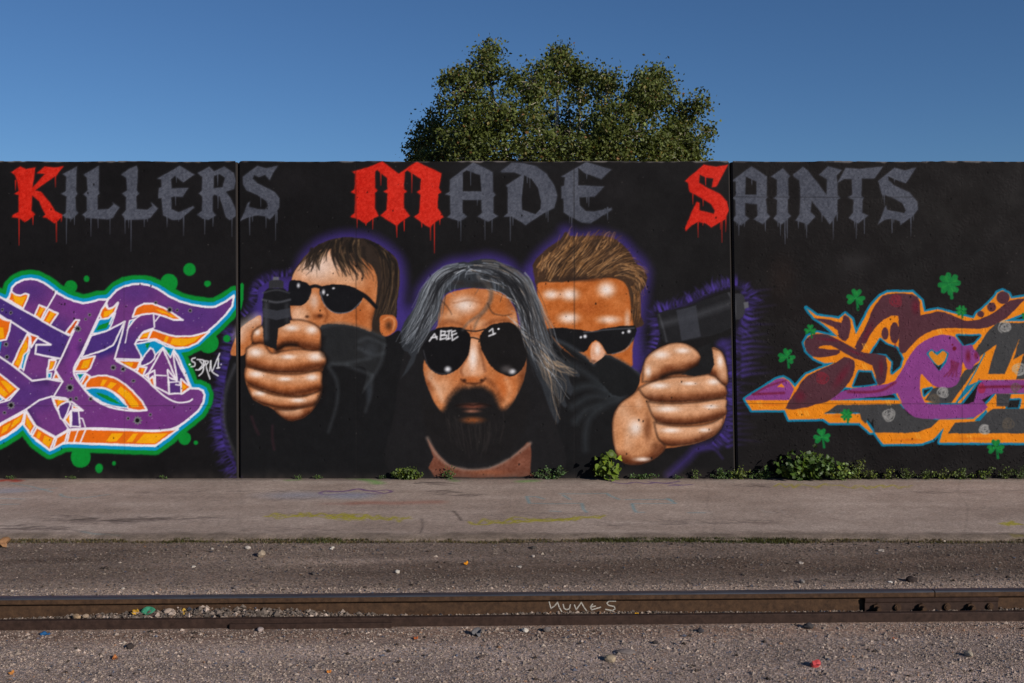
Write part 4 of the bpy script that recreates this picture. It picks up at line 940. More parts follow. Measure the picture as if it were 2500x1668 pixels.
# bug holes: pits in the concrete
npit = 1100
pu = rng.uniform(U0, U1, npit); pv = 391 + (779)*rng.random(npit)**1.15
for i in range(npit):
    r = .55 + 1.5*rng.random()**4
    C.blob(pu[i], pv[i], r*2.0, r*2.0*rng.uniform(.8, 1.4), (9, 8, 9), .9)
    x, y = int((pu[i]-U0)/C.res), int((pv[i]-V0)/C.res)
    if r > 1.3: C.z[max(0,y-1):y+2, max(0,x-1):x+2] -= .003
for (u, v) in ((1887, 635), (2132, 1122), (2122, 1118), (870, 650), (1890, 700)):
    C.blob(u, v, 5, 5, (6, 5, 6), 1)
# chips and pale scuffs
for i in range(260):
    C.blob(rng.uniform(U0, U1), rng.uniform(400, 1165), rng.uniform(1, 2.2), rng.uniform(1, 2.2), (112, 106, 102), .55)
# bare edge along the top, dusty splash at the foot
top = np.clip(1 - (VV - 394.0 - (nz2-.5)*6) / 3.0, 0, 1)*(.55 + .45*(nz1 > .42))
C.c += (np.array((112, 106, 104.)) - C.c) * top[..., None]*.9
foot = np.clip(1 - (1168 - VV)/ (16 + 20*nz1), 0, 1)**1.5 * (.35+.5*nz2)
C.c += (np.array((78, 68, 62.)) - C.c) * foot[..., None]*.6
rough_p = np.clip((UU - 1800)/60, 0, 1) * (nz3 - .5) * .0028 * (nz2 > .55)
C.z += rough_p + (nz1 - .5)*.002
for i in range(1500):
    u, v = rng.uniform(1830, 2800), 1165 - 420*rng.random()**1.4
    a = rng.uniform(0, 6.28); L = rng.uniform(3, 9); h = rng.uniform(.002, .0055)
    for t in np.linspace(0, 1, 6):
        x = int((u + L*t*math.cos(a + t) - U0)/C.res); y = int((v + L*t*math.sin(a + t)*1.3 - V0)/C.res)
        if 0 <= x < C.w and 0 <= y < C.h: C.z[y, x] += h
C.c = np.clip(C.c, 6, 245)

# ------------------------------------------------------------------ the wall: three cast panels in view, joints between, plain panels beyond
WALL_H = 3.3
def WX(u): return (u - 1250.0) / WPX
def WZ(v): return (1168.0 - v) / WPX
lin_canvas = (lin(C.c)*.88).astype(np.float32)

wall = empty("concrete_wall", (0, 0, 0))
tag(wall, "long black painted concrete wall covered in graffiti lettering and three painted men", "wall", None, "thing")

def side_box(x0b, x0t, x1b, x1t, name, parent, chl=.016):
    """the body of a panel behind its painted face; edges at the joints are chamfered"""
    y0, y1 = 0.0, 0.38
    z0, z1 = -0.35, WALL_H - .012
    d0 = (x0t - x0b) / WALL_H; d1 = (x1t - x1b) / WALL_H
    def L(z, o=0): return x0b + d0*z + o
    def Rr(z, o=0): return x1b + d1*z + o
    v, f = [], []
    for z in (z0, z1):
        v += [(L(z, -chl), chl, z), (L(z), y0, z), (Rr(z), y0, z), (Rr(z, chl), chl, z), (Rr(z, chl), y1, z), (L(z, -chl), y1, z)]
    # front skirt below the painted face only
    v += [(L(0), 0, 0), (Rr(0), 0, 0)]
    f += [(0, 1, 7, 6), (2, 3, 9, 8), (3, 4, 10, 9), (4, 5, 11, 10), (5, 0, 6, 11), (6, 7, 8, 9, 10, 11), (5, 4, 3, 2, 1, 0), (1, 2, 13, 12)]
    cols = np.tile(lin((30, 28, 29)), (len(v), 1))
    cols[[0, 5, 6, 9, 10, 11, 3, 4]] = lin((52, 47, 45))
    return v, f, cols

GAP = 0.008
joints = [(-1.0e9, 0), (580.5, 583.0), (1783.0, 1797.0), (2990.0, 2990.0)]     # top u, bottom u
def jx(top, bot): return WX(bot), WX(top)
panels = [((-300, -300), (580.5, 583.0)), ((580.5, 583.0), (1783.0, 1797.0)), ((1783.0, 1797.0), (2800.0, 2800.0))]
CELL = 0.0077
NZ = int(WALL_H / CELL)
zz = np.linspace(0, WALL_H, NZ + 1)
names_used = {}
for pi, ((lt, lb), (rt, rb)) in enumerate(panels):
    m = GAP + .016
    x0b, x0t = WX(lb) + m, WX(lt) + m
    x1b, x1t = WX(rb) - m, WX(rt) - m
    v, f, cols = side_box(x0b, x0t, x1b, x1t, "panel", wall)
    nx = int((x1b - x0b) / CELL)
    s = np.linspace(0, 1, nx + 1)[None, :]
    zc = zz[:, None]
    xl = x0b + (x0t - x0b) * zc / WALL_H; xr = x1b + (x1t - x1b) * zc / WALL_H
    X = xl + (xr - xl)*s
    Z = np.broadcast_to(zc, X.shape)
    U = 1250 + X*WPX; Vv = 1168 - Z*WPX
    col = C.sample(U, Vv, lin_canvas)
    y = -C.sample(U, Vv, C.z)
    edge = np.minimum.reduce([np.broadcast_to(s, X.shape), 1 - np.broadcast_to(s, X.shape)]) < 1e-6
    y = np.where(edge | (Z < 1e-6) | (Z > WALL_H - 1e-6), 0, y)
    chip = (.004 + .004*np.sin(X[-1]*5.1) + .005*np.clip(C.sample(U[-1], U[-1]*0 + 420, nz2) - .62, 0, 1)*3)
    Z = Z - np.where(np.arange(NZ+1)[:, None] == NZ, chip[None, :], 0)
    verts = np.stack([X, y, Z], -1).reshape(-1, 3)
    colf = col.reshape(-1, 3)
    idx = np.arange((NZ+1)*(nx+1)).reshape(NZ+1, nx+1)
    quads = np.stack([idx[:-1, :-1], idx[:-1, 1:], idx[1:, 1:], idx[1:, :-1]], -1)
    cu = (U[:-1, :-1] + U[1:, 1:])/2; cv = (Vv[:-1, :-1] + Vv[1:, 1:])/2
    xi = np.clip(((cu - C.u0)/C.res).round().astype(int), 0, C.w-1); yi = np.clip(((cv - C.v0)/C.res).round().astype(int), 0, C.h-1)
    lb_ = C.label[yi, xi]
    keep = np.zeros(lb_.shape, bool)
    panel_obj = None
    pending = []
    for k, (nm, text) in LAB.items():
        msk = lb_ == k
        if msk.sum() < 260: continue
        keep |= msk
        pending.append((nm, text, quads[msk]))
    rest = quads[~keep]
    def sub(qs):
        used, inv = np.unique(qs.ravel(), return_inverse=True)
        return verts[used], inv.reshape(qs.shape), colf[used]
    rv, rf, rc = sub(rest)
    nb = len(rv)
    me_faces = [list(map(int, q)) for q in []]
    panel_obj = mesh_obj("wall_panel", rv, rf, M_PAINT, wall, False, rc)
    # body joined to the face as the same part
    bo = mesh_obj("panel_body", v, f, M_PAINT, None, False, cols)
    bm = bmesh.new(); bm.from_mesh(panel_obj.data); bm.from_mesh(bo.data); bm.to_mesh(panel_obj.data); bm.free()
    bpy.data.objects.remove(bo)
    for nm, text, qs in pending:
        a, b, c = sub(qs)
        o = mesh_obj(nm, a, b, M_PAINT, panel_obj, False, c)
        o["label"] = text
# plain panels carrying on to both sides, out of the picture
for (xa, xb) in ((-12.3, WX(-300)), (-18.0, -12.3), (WX(2800), 12.2), (12.2, 18.0)):
    m = GAP + .016
    v, f, cols = side_box(xa + m, xa + m, xb - m, xb - m, "panel", wall)
    f = f + [(1, 2, 8, 7)]
    f.remove((1, 2, 13, 12))
    mesh_obj("wall_panel", v[:12], f, M_PAINT, wall, False, cols[:12]*0 + lin((29, 26, 27)))

# ------------------------------------------------------------------ ground and pavement
GZ = -0.035
def ramp(a, b, n, g=1.35):
    t = np.linspace(0, 1, n)**2.2
    return a + (b - a)*t
xs = np.concatenate([ramp(-9, -400, 16)[::-1][:-1], np.linspace(-9, 9, 460), ramp(9, 400, 16)[1:]])
ys = np.concatenate([ramp(-6.6, -300, 14)[::-1][:-1], np.linspace(-6.6, -2.45, 190), ramp(-2.45, 900, 18)[1:]])
gx, gy = np.meshgrid(xs, ys)
def fbm(x, y, seed, f0=.8, oct=5):
    r = np.random.default_rng(seed); h = np.zeros_like(x); amp = 1.; f = f0
    for o in range(oct):
        for k in range(3):
            a = r.uniform(0, 6.28); ph = r.uniform(0, 6.28)
            h += amp*np.sin((x*math.cos(a) + y*math.sin(a))*f*2*math.pi*r.uniform(.7, 1.3) + ph)/3
        amp *= .58; f *= 2.1
    return h
ax = math.tan(R(1.69))
rail_y = -4.73 + ax*gx           # front of the steel bar
bumpy = fbm(gx, gy, 5, .5)*.006 + fbm(gx*.25, gy, 6, 1.1)*.005
near = np.clip(np.abs(gy - (rail_y + .08))/.35 - .35, 0, 1)
in_patch = (np.abs(gx) < 9) & (gy > -6.7) & (gy < -2.4)
gz = GZ + np.where(in_patch, bumpy*near, 0)
gz = np.where(gy > -2.7, GZ - .02, gz)
# colour: dirt between pavement and rail, paler grit close to the rail and in front of it
c_dirt, c_grit, c_front = lin((98, 84, 74)), lin((152, 136, 124)), lin((152, 136, 126))
t = np.clip(fbm(gx*.35, gy*1.2, 9, .5)*.55 + .45, 0, 1)
dist = (gy - rail_y)
wdirt = np.clip((dist - .55)/.6, 0, 1) * np.clip(.35 + t*.8, 0, 1)
gcol = c_grit[None, None]*(1 - wdirt[..., None]) + c_dirt[None, None]*wdirt[..., None]
fr = np.clip(-dist/.1, 0, 1)[..., None]
gcol = gcol*(1-fr) + c_front*fr
brown = (np.clip(1 - np.abs(dist + .12)/.22, 0, 1)*.75)[..., None]
gcol = gcol*(1-brown) + lin((128, 102, 84))*brown
streak = (1 + .14*fbm(gx*.12, gy, 14, 1.4) + .10*fbm(gx*.6, gy, 15, 1.2))[..., None]
gcol = np.clip(gcol*streak, .02, .6)
idx = np.arange(gx.size).reshape(gx.shape)
q = np.stack([idx[:-1, :-1], idx[:-1, 1:], idx[1:, 1:], idx[1:, :-1]], -1).reshape(-1, 4)
ground = mesh_obj("ground", np.stack([gx, gy, gz], -1).reshape(-1, 3), q, M_GRAVEL, None, True, gcol.reshape(-1, 3))
tag(ground, "packed grey gravel and dirt beside the railway track", None, None, "structure")

# pavement: painted on in its own plane (centimetres as canvas units)
PX0, PX1, PY0, PY1 = -9.0, 9.0, -2.70, 0.06
G = Canvas(PX0*100, -PY1*100, PX1*100, -PY0*100, 1.0)      # v axis = distance in front of the wall
G.c[:] = (160, 143, 131)
gn1 = value_noise(G.h, G.w, 60, 31); gn2 = value_noise(G.h, G.w, 14, 32); gn3 = value_noise(G.h, G.w, 3, 33)
gnx = value_noise(G.h, int(G.w/5)+2, 16, 34).repeat(5, axis=1)[:, :G.w]
G.c += ((gn1 - .5)*16 + (gn2 - .5)*12 + (gnx - .5)*16 + (gn3-.5)*8)[..., None]*np.array((1, 1, .98))
def gq(pts):
    out = []
    for (u, v) in pts:
        x, y = ground_pt(u, v)
        out.append((x*100, -y*100))
    return out
def crop(pts, ox, oy, k=.38298): return gq([(ox + x*k, oy + y*k) for x, y in pts])
def gs(pts, w, col, a=.7, soft=2.5, sm=True, w2=None): G.stroke(pts, w, col, soft, a, sm=sm, w2=w2)
YEL, CYA, VIO = (158, 150, 36), (96, 152, 166), (92, 58, 110)
def zig(ox, oy, x0, x1, y, amp, n, col, w=2.6, a=.6):
    pts = []
    for i in range(n):
        x = x0 + (x1 - x0)*i/(n-1) + random.uniform(-10, 10)
        pts.append((x, y(x) + random.uniform(-amp, amp)))
    gs(crop(pts, ox, oy), w*.8, col, a, 1.8, sm=False)
    pts2 = [(x + random.uniform(-12, 12), y_ + random.uniform(-amp, amp)*.7) for x, y_ in pts[::2]]
    gs(crop(pts2, ox, oy), w*.7, col, a, 1.8, sm=False)
zig(0, 1140, 1690, 2340, lambda x: 300 + (x-1690)*.03, 20, 30, YEL); zig(800, 1140, 0, 540, lambda x: 310 + x*.05, 20, 26, YEL); zig(800, 1140, 0, 420, lambda x: 320 + x*.03, 14, 20, YEL, 2.2, .5); zig(0, 1140, 1760, 2340, lambda x: 312, 14, 20, YEL, 2.2, .5)
zig(800, 1140, 900, 1760, lambda x: 365 - (x-900)*.05, 14, 34, YEL, 2.8); zig(800, 1140, 960, 1760, lambda x: 358 - (x-900)*.04, 16, 34, YEL, 2.4, .55); zig(800, 1140, 1150, 1600, lambda x: 335, 14, 20, YEL, 2.2, .5)
zig(1600, 1140, 760, 1640, lambda x: 118 + (x-760)*.012, 13, 40, YEL, 2.6, .5); zig(1600, 1140, 2210, 2350, lambda x: 358, 14, 12, YEL, 3, .7); zig(1600, 1140, 2280, 2350, lambda x: 433, 4, 8, YEL, 4, .8)
for q_ in ([(1285,230),(1268,188),(1330,190),(1380,205)], [(1285,232),(1450,236),(1620,232),(1630,270),(1650,290)], [(1480,172),(1640,172),(1780,168),(1800,185),(1860,208)], [(1500,180),(1545,208)], [(1900,208),(2170,206),(2215,232)], [(2215,232),(1940,234),(1950,265),(1965,290),(2015,290)], [(2165,200),(2200,215)], [(1420,282),(1480,285)], [(2300,292),(2400,292)]):
    gs(crop(q_, 800, 1140), 2.2, CYA, .6, sm=False)
for q_ in ([(385,172),(410,190),(520,198),(690,176)], [(0,165),(190,152),(360,135)], [(80,105),(200,125),(330,160)], [(0,200),(150,205)], [(0,240),(120,238)], [(520,412),(600,425),(760,432)]): gs(crop(q_, 0, 1140), 2.2, CYA, .45)
for q_ in ([(2040,165),(2080,152),(2180,158),(2280,140),(2340,150),(2430,165)], [(2040,165),(2070,178),(2200,172),(2260,178),(2350,170)]): gs(crop(q_, 0, 1140), 3, VIO, .8)
for q_ in ([(0,178),(110,175),(180,180),(250,172),(340,172),(405,160),(380,148),(310,152),(240,150),(190,140),(130,152),(0,158)],): gs(crop(q_, 800, 1140), 3, VIO, .75)
for q_ in ([(1820,100),(1900,108),(1960,98),(2040,108),(2100,100),(2250,115)], [(2050,95),(2140,104),(2240,92)], [(2180,120),(2320,112)]): gs(crop(q_, 800, 1140), 3.5, (78,58,110), .6)
gs(crop([(170,232),(300,228),(420,232),(560,228),(700,225)], 800, 1140), 12, (150,92,76), .5, 14); gs(crop([(0,235),(150,235),(330,230)], 800, 1140), 8, (146,100,86), .35, 10)
gs(crop([(0,90),(60,82),(110,90)], 0, 1140), 10, (170,50,36), .8, 8); gs(crop([(230,80),(290,90),(320,105)], 800, 1140), 10, (92,160,60), .6, 12); gs(crop([(1240,92),(1310,88)], 800, 1140), 10, (92,160,60), .55, 12); gs(crop([(790,78),(815,90)], 800, 1140), 7, (92,150,60), .5, 8); gs(crop([(1840,85),(1900,82)], 0, 1140), 7, (92,150,60), .5, 8); gs(crop([(2230,75),(2340,80)], 0, 1140), 7, (92,150,60), .5, 8)
for (x, y, rx, ry, ox) in ((1900,180,400,42,0), (2250,180,220,38,0), (150,185,280,32,800), (60,150,240,34,0)):
    p = crop([(x, y)], ox, 1140)[0]; s1 = crop([(x+rx, y)], ox, 1140)[0]; s2 = crop([(x, y+ry)], ox, 1140)[0]
    G.blob(p[0], p[1], abs(s1[0]-p[0]), abs(s2[1]-p[1]), (140, 140, 150), .7)
# dark scuffs
for (ox, x0, x1, y, n, a) in ((0,120,1400,330,34,.5), (0,380,1000,345,20,.5), (0,0,480,388,22,.55), (0,800,2000,160,26,.28), (0,1300,2000,205,16,.25), (800,560,900,172,10,.75), (800,500,700,105,8,.6), (800,1650,2300,365,14,.3), (1600,0,740,350,20,.35), (1600,480,680,118,10,.4), (1600,1500,2350,160,22,.25), (800,600,1700,300,20,.2), (0,1500,2350,400,18,.22)):
    for i in range(int(n*1.7)):
        x = random.uniform(x0, x1); yy = y + random.gauss(0, 9); L = random.uniform(30, 170)
        gs(crop([(x, yy), (x+L*.5, yy+random.uniform(-7, 5)), (x+L, yy+random.uniform(-8, 8))], ox, 1140), random.uniform(.8, 2.6), (70, 60, 56), a*random.uniform(.4, 1), 3)
for q_ in ([(300,60),(340,150),(330,250),(380,330),(370,430)], [(1950,70),(1930,160),(1990,260),(1970,430)]): gs(crop(q_, 1600, 1140), .8, (92,82,75), .32, 1.4)
gs(crop([(1500,75),(1540,200),(1520,320),(1560,430)], 0, 1140), .8, (92,82,75), .3, 1.4)
gs(crop([(800,280),(830,310),(850,340)], 800, 1140), 1.6, (60,52,48), .8); gs(crop([(600,330),(605,380),(590,420)], 800, 1140), 1.2, (70,62,58), .6)
for i in range(26): 
    x = random.uniform(200, 1200); gs(crop([(x, 285+random.gauss(0, 8)), (x+random.uniform(20, 70), 290+random.gauss(0, 6))], 1600, 1140), 1.0, (170,160,152), .5)
for i in range(70):
    x = random.uniform(0, 2350); gs(crop([(x, 84+random.gauss(0, 7)), (x+random.uniform(10, 60), 84+random.gauss(0, 7))], random.choice((0, 800, 1600)), 1140), 1.6, (168,158,150), .4)
# dirt by the wall foot and along the broken edge
gV = (G.v0 + np.arange(G.h)*G.res)[:, None]
e1 = np.clip(1 - gV/(10 + 14*gn2), 0, 1)*.6
G.c += (np.array((70, 60, 52.)) - G.c)*e1[..., None]
e2 = np.clip((gV - (255 - 12*gn2))/12, 0, 1)*.75
G.c += (np.array((96, 84, 74.)) - G.c)*e2[..., None]
G.c *= 1 + (rng.random((G.h, G.w, 1)) - .5)*.30
nxp, nyp = 1300, 190
px = np.linspace(PX0, PX1, nxp + 1)[None, :]
edge_y = -2.66 + .012*np.sin(px*3.1) + .010*np.sin(px*9.7+1) + .008*np.sin(px*27+2)
tt = np.linspace(0, 1, nyp + 1)[:, None]
PYv = PY1 + (edge_y - PY1)*tt
PXv = np.broadcast_to(px, PYv.shape)
pc = G.sample(PXv*100, -PYv*100, lin(np.clip(G.c, 5, 250)).astype(np.float32))
pz = .0015*fbm(PXv, PYv, 41, .7, 4) - .022*np.clip((tt - .965)/.035, 0, 1)**2
vt = np.stack([PXv, PYv, pz], -1).reshape(-1, 3)
idx = np.arange(PXv.size).reshape(PXv.shape)
q = np.stack([idx[1:, :-1], idx[1:, 1:], idx[:-1, 1:], idx[:-1, :-1]], -1).reshape(-1, 4)
# broken front edge going down into the dirt
n0 = len(vt); front = idx[-1]
low = vt[front].copy(); low[:, 2] = GZ - .03; low[:, 1] -= .012
vt2 = np.vstack([vt, low]); li = n0 + np.arange(len(front))
qf = np.stack([li[:-1], li[1:], front[1:], front[:-1]], -1)
pcol = np.vstack([pc.reshape(-1, 3), np.tile(lin((58, 50, 43)), (len(front), 1))])
pave = mesh_obj("pavement", vt2, np.vstack([q, qf]), M_PAVE, None, True, pcol)
tag(pave, "worn asphalt strip with faded spray marks along the wall foot", None, None, "structure")
for sx in (-1, 1):
    e = MB().box(min(sx*9.002, sx*40), max(sx*9.002, sx*40), -2.66, .06, -.1, -.002)
    o = mesh_obj("pavement", e.v, e.f, M_PAVE, None, False, np.tile(lin((156, 142, 132)), (8, 1)))
    tag(o, "worn asphalt strip carrying on past the painted part of the wall", None, None, "structure")

# ------------------------------------------------------------------ track: rail, joint bar, edge bar
RAIL = (0, -4.73, 0); PSI = R(1.69)
def rx_of(u, d=5.75): return (u - 1250.0)*d/FPX
def rail_piece(x0, x1):
    prof = [(.065,-.055),(.205,-.055),(.205,-.044),(.148,-.030),(.143,-.015),(.143,.066),(.150,.074),(.170,.078),(.170,.104),(.164,.110),(.150,.1125),(.120,.1125),(.106,.110),(.100,.104),(.100,.080),(.104,.075),(.121,.071),(.126,.064),(.126,-.015),(.121,-.030),(.065,-.044)]
    n = len(prof)
    m = 60
    v = []
    for i in range(m + 1):
        x = x0 + (x1 - x0)*i/m
        v += [(x, y, z) for y, z in prof]
    f, mi = [], []
    for i in range(m):
        for k in range(n):
            k2 = (k+1) % n
            f.append([i*n + k, (i+1)*n + k, (i+1)*n + k2, i*n + k2]); mi.append(1 if 8 <= k <= 12 else 0)
    f.append(list(range(n))); f.append([m*n + k for k in range(n)][::-1]); mi += [0, 0]
    o = mesh_obj("steel_rail", v, f, M_RUST, None, False)
    o.data.materials.append(M_POLISH)
    o.data.polygons.foreach_set("material_index", np.array(mi, dtype=np.int32))
    o.location = RAIL; o.rotation_euler = (0, 0, PSI)
    bm = bmesh.new(); bm.from_mesh(o.data); bmesh.ops.recalc_face_normals(bm, faces=bm.faces); bm.to_mesh(o.data); bm.free()
    return o
XJ = rx_of(2283, 5.80)
rail_a = tag(rail_piece(-14, XJ - .003), "long rusty steel rail with NUNES chalked on its web", "rail", "rails of the track")
rail_b = tag(rail_piece(XJ + .003, 14), "rusty steel rail beyond the bolted joint on the right", "rail", "rails of the track")

# chalk letters on the web
def ck(pts): return [(rx_of(800 + x*.38298, 5.745), .1245, CAM_H - (1140 + y*.38298 - HOR)*5.745/FPX) for x, y in pts]
def ribbon(mb, pts, w):
    for a, b in zip(pts[:-1], pts[1:]):
        a = Vector(a); b = Vector(b); d = (b - a).normalized(); n = Vector((-d.z, 0, d.x))*w/2
        e = d*w*.35
        p = [a - e + n, b + e + n, b + e - n, a - e - n]
        mb.add([tuple(q) for q in p] + [tuple(q + Vector((0, .002, 0))) for q in p], [(0, 1, 2, 3), (7, 6, 5, 4), (0, 4, 5, 1), (1, 5, 6, 2), (2, 6, 7, 3), (3, 7, 4, 0)])
for ch, strokes in (('N', [[(1416,860),(1428,905)], [(1428,905),(1450,890),(1470,866)], [(1470,866),(1482,900),(1497,926)]]), ('U', [[(1506,880),(1512,905),(1528,914),(1546,908),(1552,882)]]), ('N', [[(1578,884),(1590,914)], [(1590,914),(1622,868)], [(1622,868),(1640,900),(1656,922)]]), ('E', [[(1694,880),(1680,898),(1688,916),(1746,900)], [(1684,898),(1712,892)]]), ('S', [[(1842,862),(1800,860),(1786,874),(1796,888),(1834,896),(1838,912),(1820,922),(1778,914)]])):
    mb = MB()
    for st in strokes: ribbon(mb, ck(st), .0065)
    o = mb.build("chalk_letter", M_CHALK, rail_a)
    o["label"] = "chalked white letter " + ch

# joint bar with six bolts
jb = empty("joint_bar", RAIL, PSI); tag(jb, "rusty bolted joint bar linking the two rails on the right", "joint bar")
jx0, jx1 = rx_of(2118, 5.75), rx_of(2450, 5.75)
prof = [(.1255,-.026),(.092,-.030),(.090,-.022),(.098,-.012),(.101,0),(.101,.045),(.096,.053),(.094,.0735),(.1255,.0735)]
n = len(prof)
v = [(x, y, z) for x in (jx0, jx1) for y, z in prof]
f = [[k, n + k, n + (k+1) % n, (k+1) % n] for k in range(n)] + [list(range(n)), [n + k for k in range(n)][::-1]]
bar = mesh_obj("bar", v, f, M_RUST2, jb)
bm = bmesh.new(); bm.from_mesh(bar.data); bmesh.ops.recalc_face_normals(bm, faces=bm.faces); bm.to_mesh(bar.data); bm.free()
for i, u in enumerate((2150, 2203, 2262, 2327, 2385, 2435)):
    bxp = rx_of(u, 5.72); z = .022
    mb = MB()
    nut = i % 2 == 0
    if nut:
        def hexp(r, y0, y1, n=6):
            vs = [(bxp + r*math.cos(2*math.pi*k/n + .3), y, z + r*math.sin(2*math.pi*k/n + .3)) for y in (y0, y1) for k in range(n)]
            mb.add(vs, [[k, (k+1) % n, n + (k+1) % n, n + k] for k in range(n)] + [list(range(n))[::-1], [n + k for k in range(n)]])
        hexp(.023, .103, .080); hexp(.0125, .082, .048, 10)
    else:
        for (r, y0, y1) in ((.021, .103, .095), (.019, .095, .088), (.012, .088, .084)):
            vs = [(bxp + r*math.cos(2*math.pi*k/12), y, z + r*math.sin(2*math.pi*k/12)) for y in (y0, y1) for k in range(12)]
            mb.add(vs, [[k, (k+1) % 12, 12 + (k+1) % 12, 12 + k] for k in range(12)] + [list(range(12))[::-1], [12 + k for k in range(12)]])
    o = mb.build("bolt", M_RUST, jb)
    bm = bmesh.new(); bm.from_mesh(o.data); bmesh.ops.recalc_face_normals(bm, faces=bm.faces); bm.to_mesh(o.data); bm.free()

eb = MB().box(-14, 14, 0, .038, -.07, .017).build("steel_edge_bar", M_RUST2, None, False, .004)
eb.location = RAIL; eb.rotation_euler = (0, 0, PSI)
tag(eb, "dark rusty steel bar lying along the near side of the rail", "steel bar")
sp_ = MB().box(rx_of(565, 5.6), rx_of(957, 5.6), -.022, -.002, -.07, -.006).build("steel_strap", M_RUST2, None, False, .003)
sp_.location = RAIL; sp_.rotation_euler = (0, 0, PSI)
tag(sp_, "short rusty steel strap set against the long bar", "steel strap")

# ------------------------------------------------------------------ loose grit, one mass
def stones_mesh(name, P, S, cols, mat, flat=.7):
    """many small angular stones: jittered octahedra"""
    k = len(P)
    base = np.array([(1,0,0),(0,1,0),(-1,0,0),(0,-1,0),(0,0,1),(0,0,-1)], float)
    fc = np.array([(0,1,4),(1,2,4),(2,3,4),(3,0,4),(1,0,5),(2,1,5),(3,2,5),(0,3,5)])
    vv = base[None] * (1 + rng.uniform(-.35, .35, (k, 6, 1))) + rng.uniform(-.22, .22, (k, 6, 3))
    a = rng.uniform(0, 6.28, k); ca, sa = np.cos(a)[:, None], np.sin(a)[:, None]
    x = vv[..., 0]*ca - vv[..., 1]*sa; y = vv[..., 0]*sa + vv[..., 1]*ca
    vv = np.stack([x, y*rng.uniform(.6, 1, (k, 1)), vv[..., 2]*flat], -1) * S[:, None, None]
    vv = vv + P[:, None, :]
    fa = (np.arange(k)[:, None, None]*6 + fc[None]).reshape(-1, 3)
    return mesh_obj(name, vv.reshape(-1, 3), fa, mat, None, False, np.repeat(cols, 6, axis=0))
def grit_cols(k):
    c = lin((140, 125, 114))[None]*rng.lognormal(0, .25, (k, 1))
    w = rng.random(k)
    c = np.where((w < .02)[:, None], lin((146, 112, 88))[None]*rng.uniform(.5, 1.2, (k, 1)), c)
    c = np.where((w > .95)[:, None], lin((84, 86, 98))[None]*rng.uniform(.5, 1.3, (k, 1)), c)
    return np.clip(c, .015, .62)
def ground_z(x, y): return GZ + np.where(np.abs(y - (-4.73 + ax*x + .08)) > .3, fbm(x, y, 5, .5)*.006 + fbm(x*.25, y, 6, 1.1)*.005, 0)*np.clip(np.abs(y - (-4.73 + ax*x + .08))/.35 - .35, 0, 1)
N1 = 80000
gx_ = rng.uniform(-4.6, 4.6, N1); gy_ = rng.uniform(-5.95, -2.68, N1)
dd = gy_ - (-4.73 + ax*gx_)
keep = ((dd < -.03) | (dd > .21)) & (np.abs(gx_) < (gy_ + CAM_D)*.56 + .2)
dens = np.where(dd > .9, .42 + .4*(fbm(gx_*.4, gy_, 21, .8) > .1), 1.0)
keep &= rng.random(N1) < dens
gx_, gy_ = gx_[keep], gy_[keep]; k = len(gx_)
S = .0030 + .0035*rng.random(k) + .009*rng.random(k)**14
gcl = grit_cols(k)*np.where((gy_ - (-4.73 + ax*gx_)) > .8, .5, 1.0)[:, None]
nb_ = 420        # clods and chips that stand out
ii = rng.choice(k, nb_, replace=False)
S[ii] = .006 + .010*rng.random(nb_)**2
drk = rng.random(nb_) < .86
gcl[ii] = np.where(drk[:, None], lin((58, 49, 43))[None]*rng.uniform(.5, 1.4, (nb_, 1)), lin((166, 152, 138))[None]*rng.uniform(.6, 1.1, (nb_, 1)))
P = np.stack([gx_, gy_, ground_z(gx_, gy_) + S*.25], -1)
g = stones_mesh("gravel", P, S, gcl, M_STONE); tag(g, "fine loose gravel strewn over the ground by the track", "gravel", None, "stuff")
# dirt and chippings lying between bar and rail web
N2 = 9000
lx = rng.uniform(-3.3, 3.3, N2); ly = rng.uniform(.040, .124, N2)
heap = np.exp(-((lx + 1.85)/.62)**2)*.046 + np.exp(-((lx + 1.2)/.4)**2)*.018 + .012*(np.sin(lx*3)+1)*.5
lz = -.03 + (ly - .03)*.25 + heap*rng.random(N2)**.6
S = .0025 + .003*rng.random(N2) + .010*rng.random(N2)**6*(1 + 22*heap)
cp, sp2 = math.cos(PSI), math.sin(PSI)
P = np.stack([lx*cp - ly*sp2, RAIL[1] + lx*sp2 + ly*cp, lz], -1)
g2 = stones_mesh("gravel", P, S, grit_cols(N2)*np.where(rng.random(N2) < .25, 1.0, .42)[:, None], M_STONE); tag(g2, "chippings and dirt caught between the bar and the rail", "gravel", None, "stuff")
fill = MB()
for i in range(80):
    a, b = -3.4 + i*.085, -3.4 + (i+1)*.085
    def hz(x): return -.03 + math.exp(-((x + 1.85)/.62)**2)*.038 + math.exp(-((x + 1.2)/.4)**2)*.012 + .006*(math.sin(x*3)+1) + .003*math.sin(x*31)
    fill.add([(a, .039, hz(a)-.008), (b, .039, hz(b)-.008), (b, .1255, hz(b)+.014), (a, .1255, hz(a)+.014)], [(0, 1, 2, 3)])
fo = mesh_obj("dirt", fill.v, fill.f, M_GRAVEL, None, True, np.tile(lin((112, 96, 84)), (len(fill.v), 1)))
fo.location = RAIL; fo.rotation_euler = (0, 0, PSI)
tag(fo, "dirt packed along the foot of the rail web", "dirt", None, "stuff")

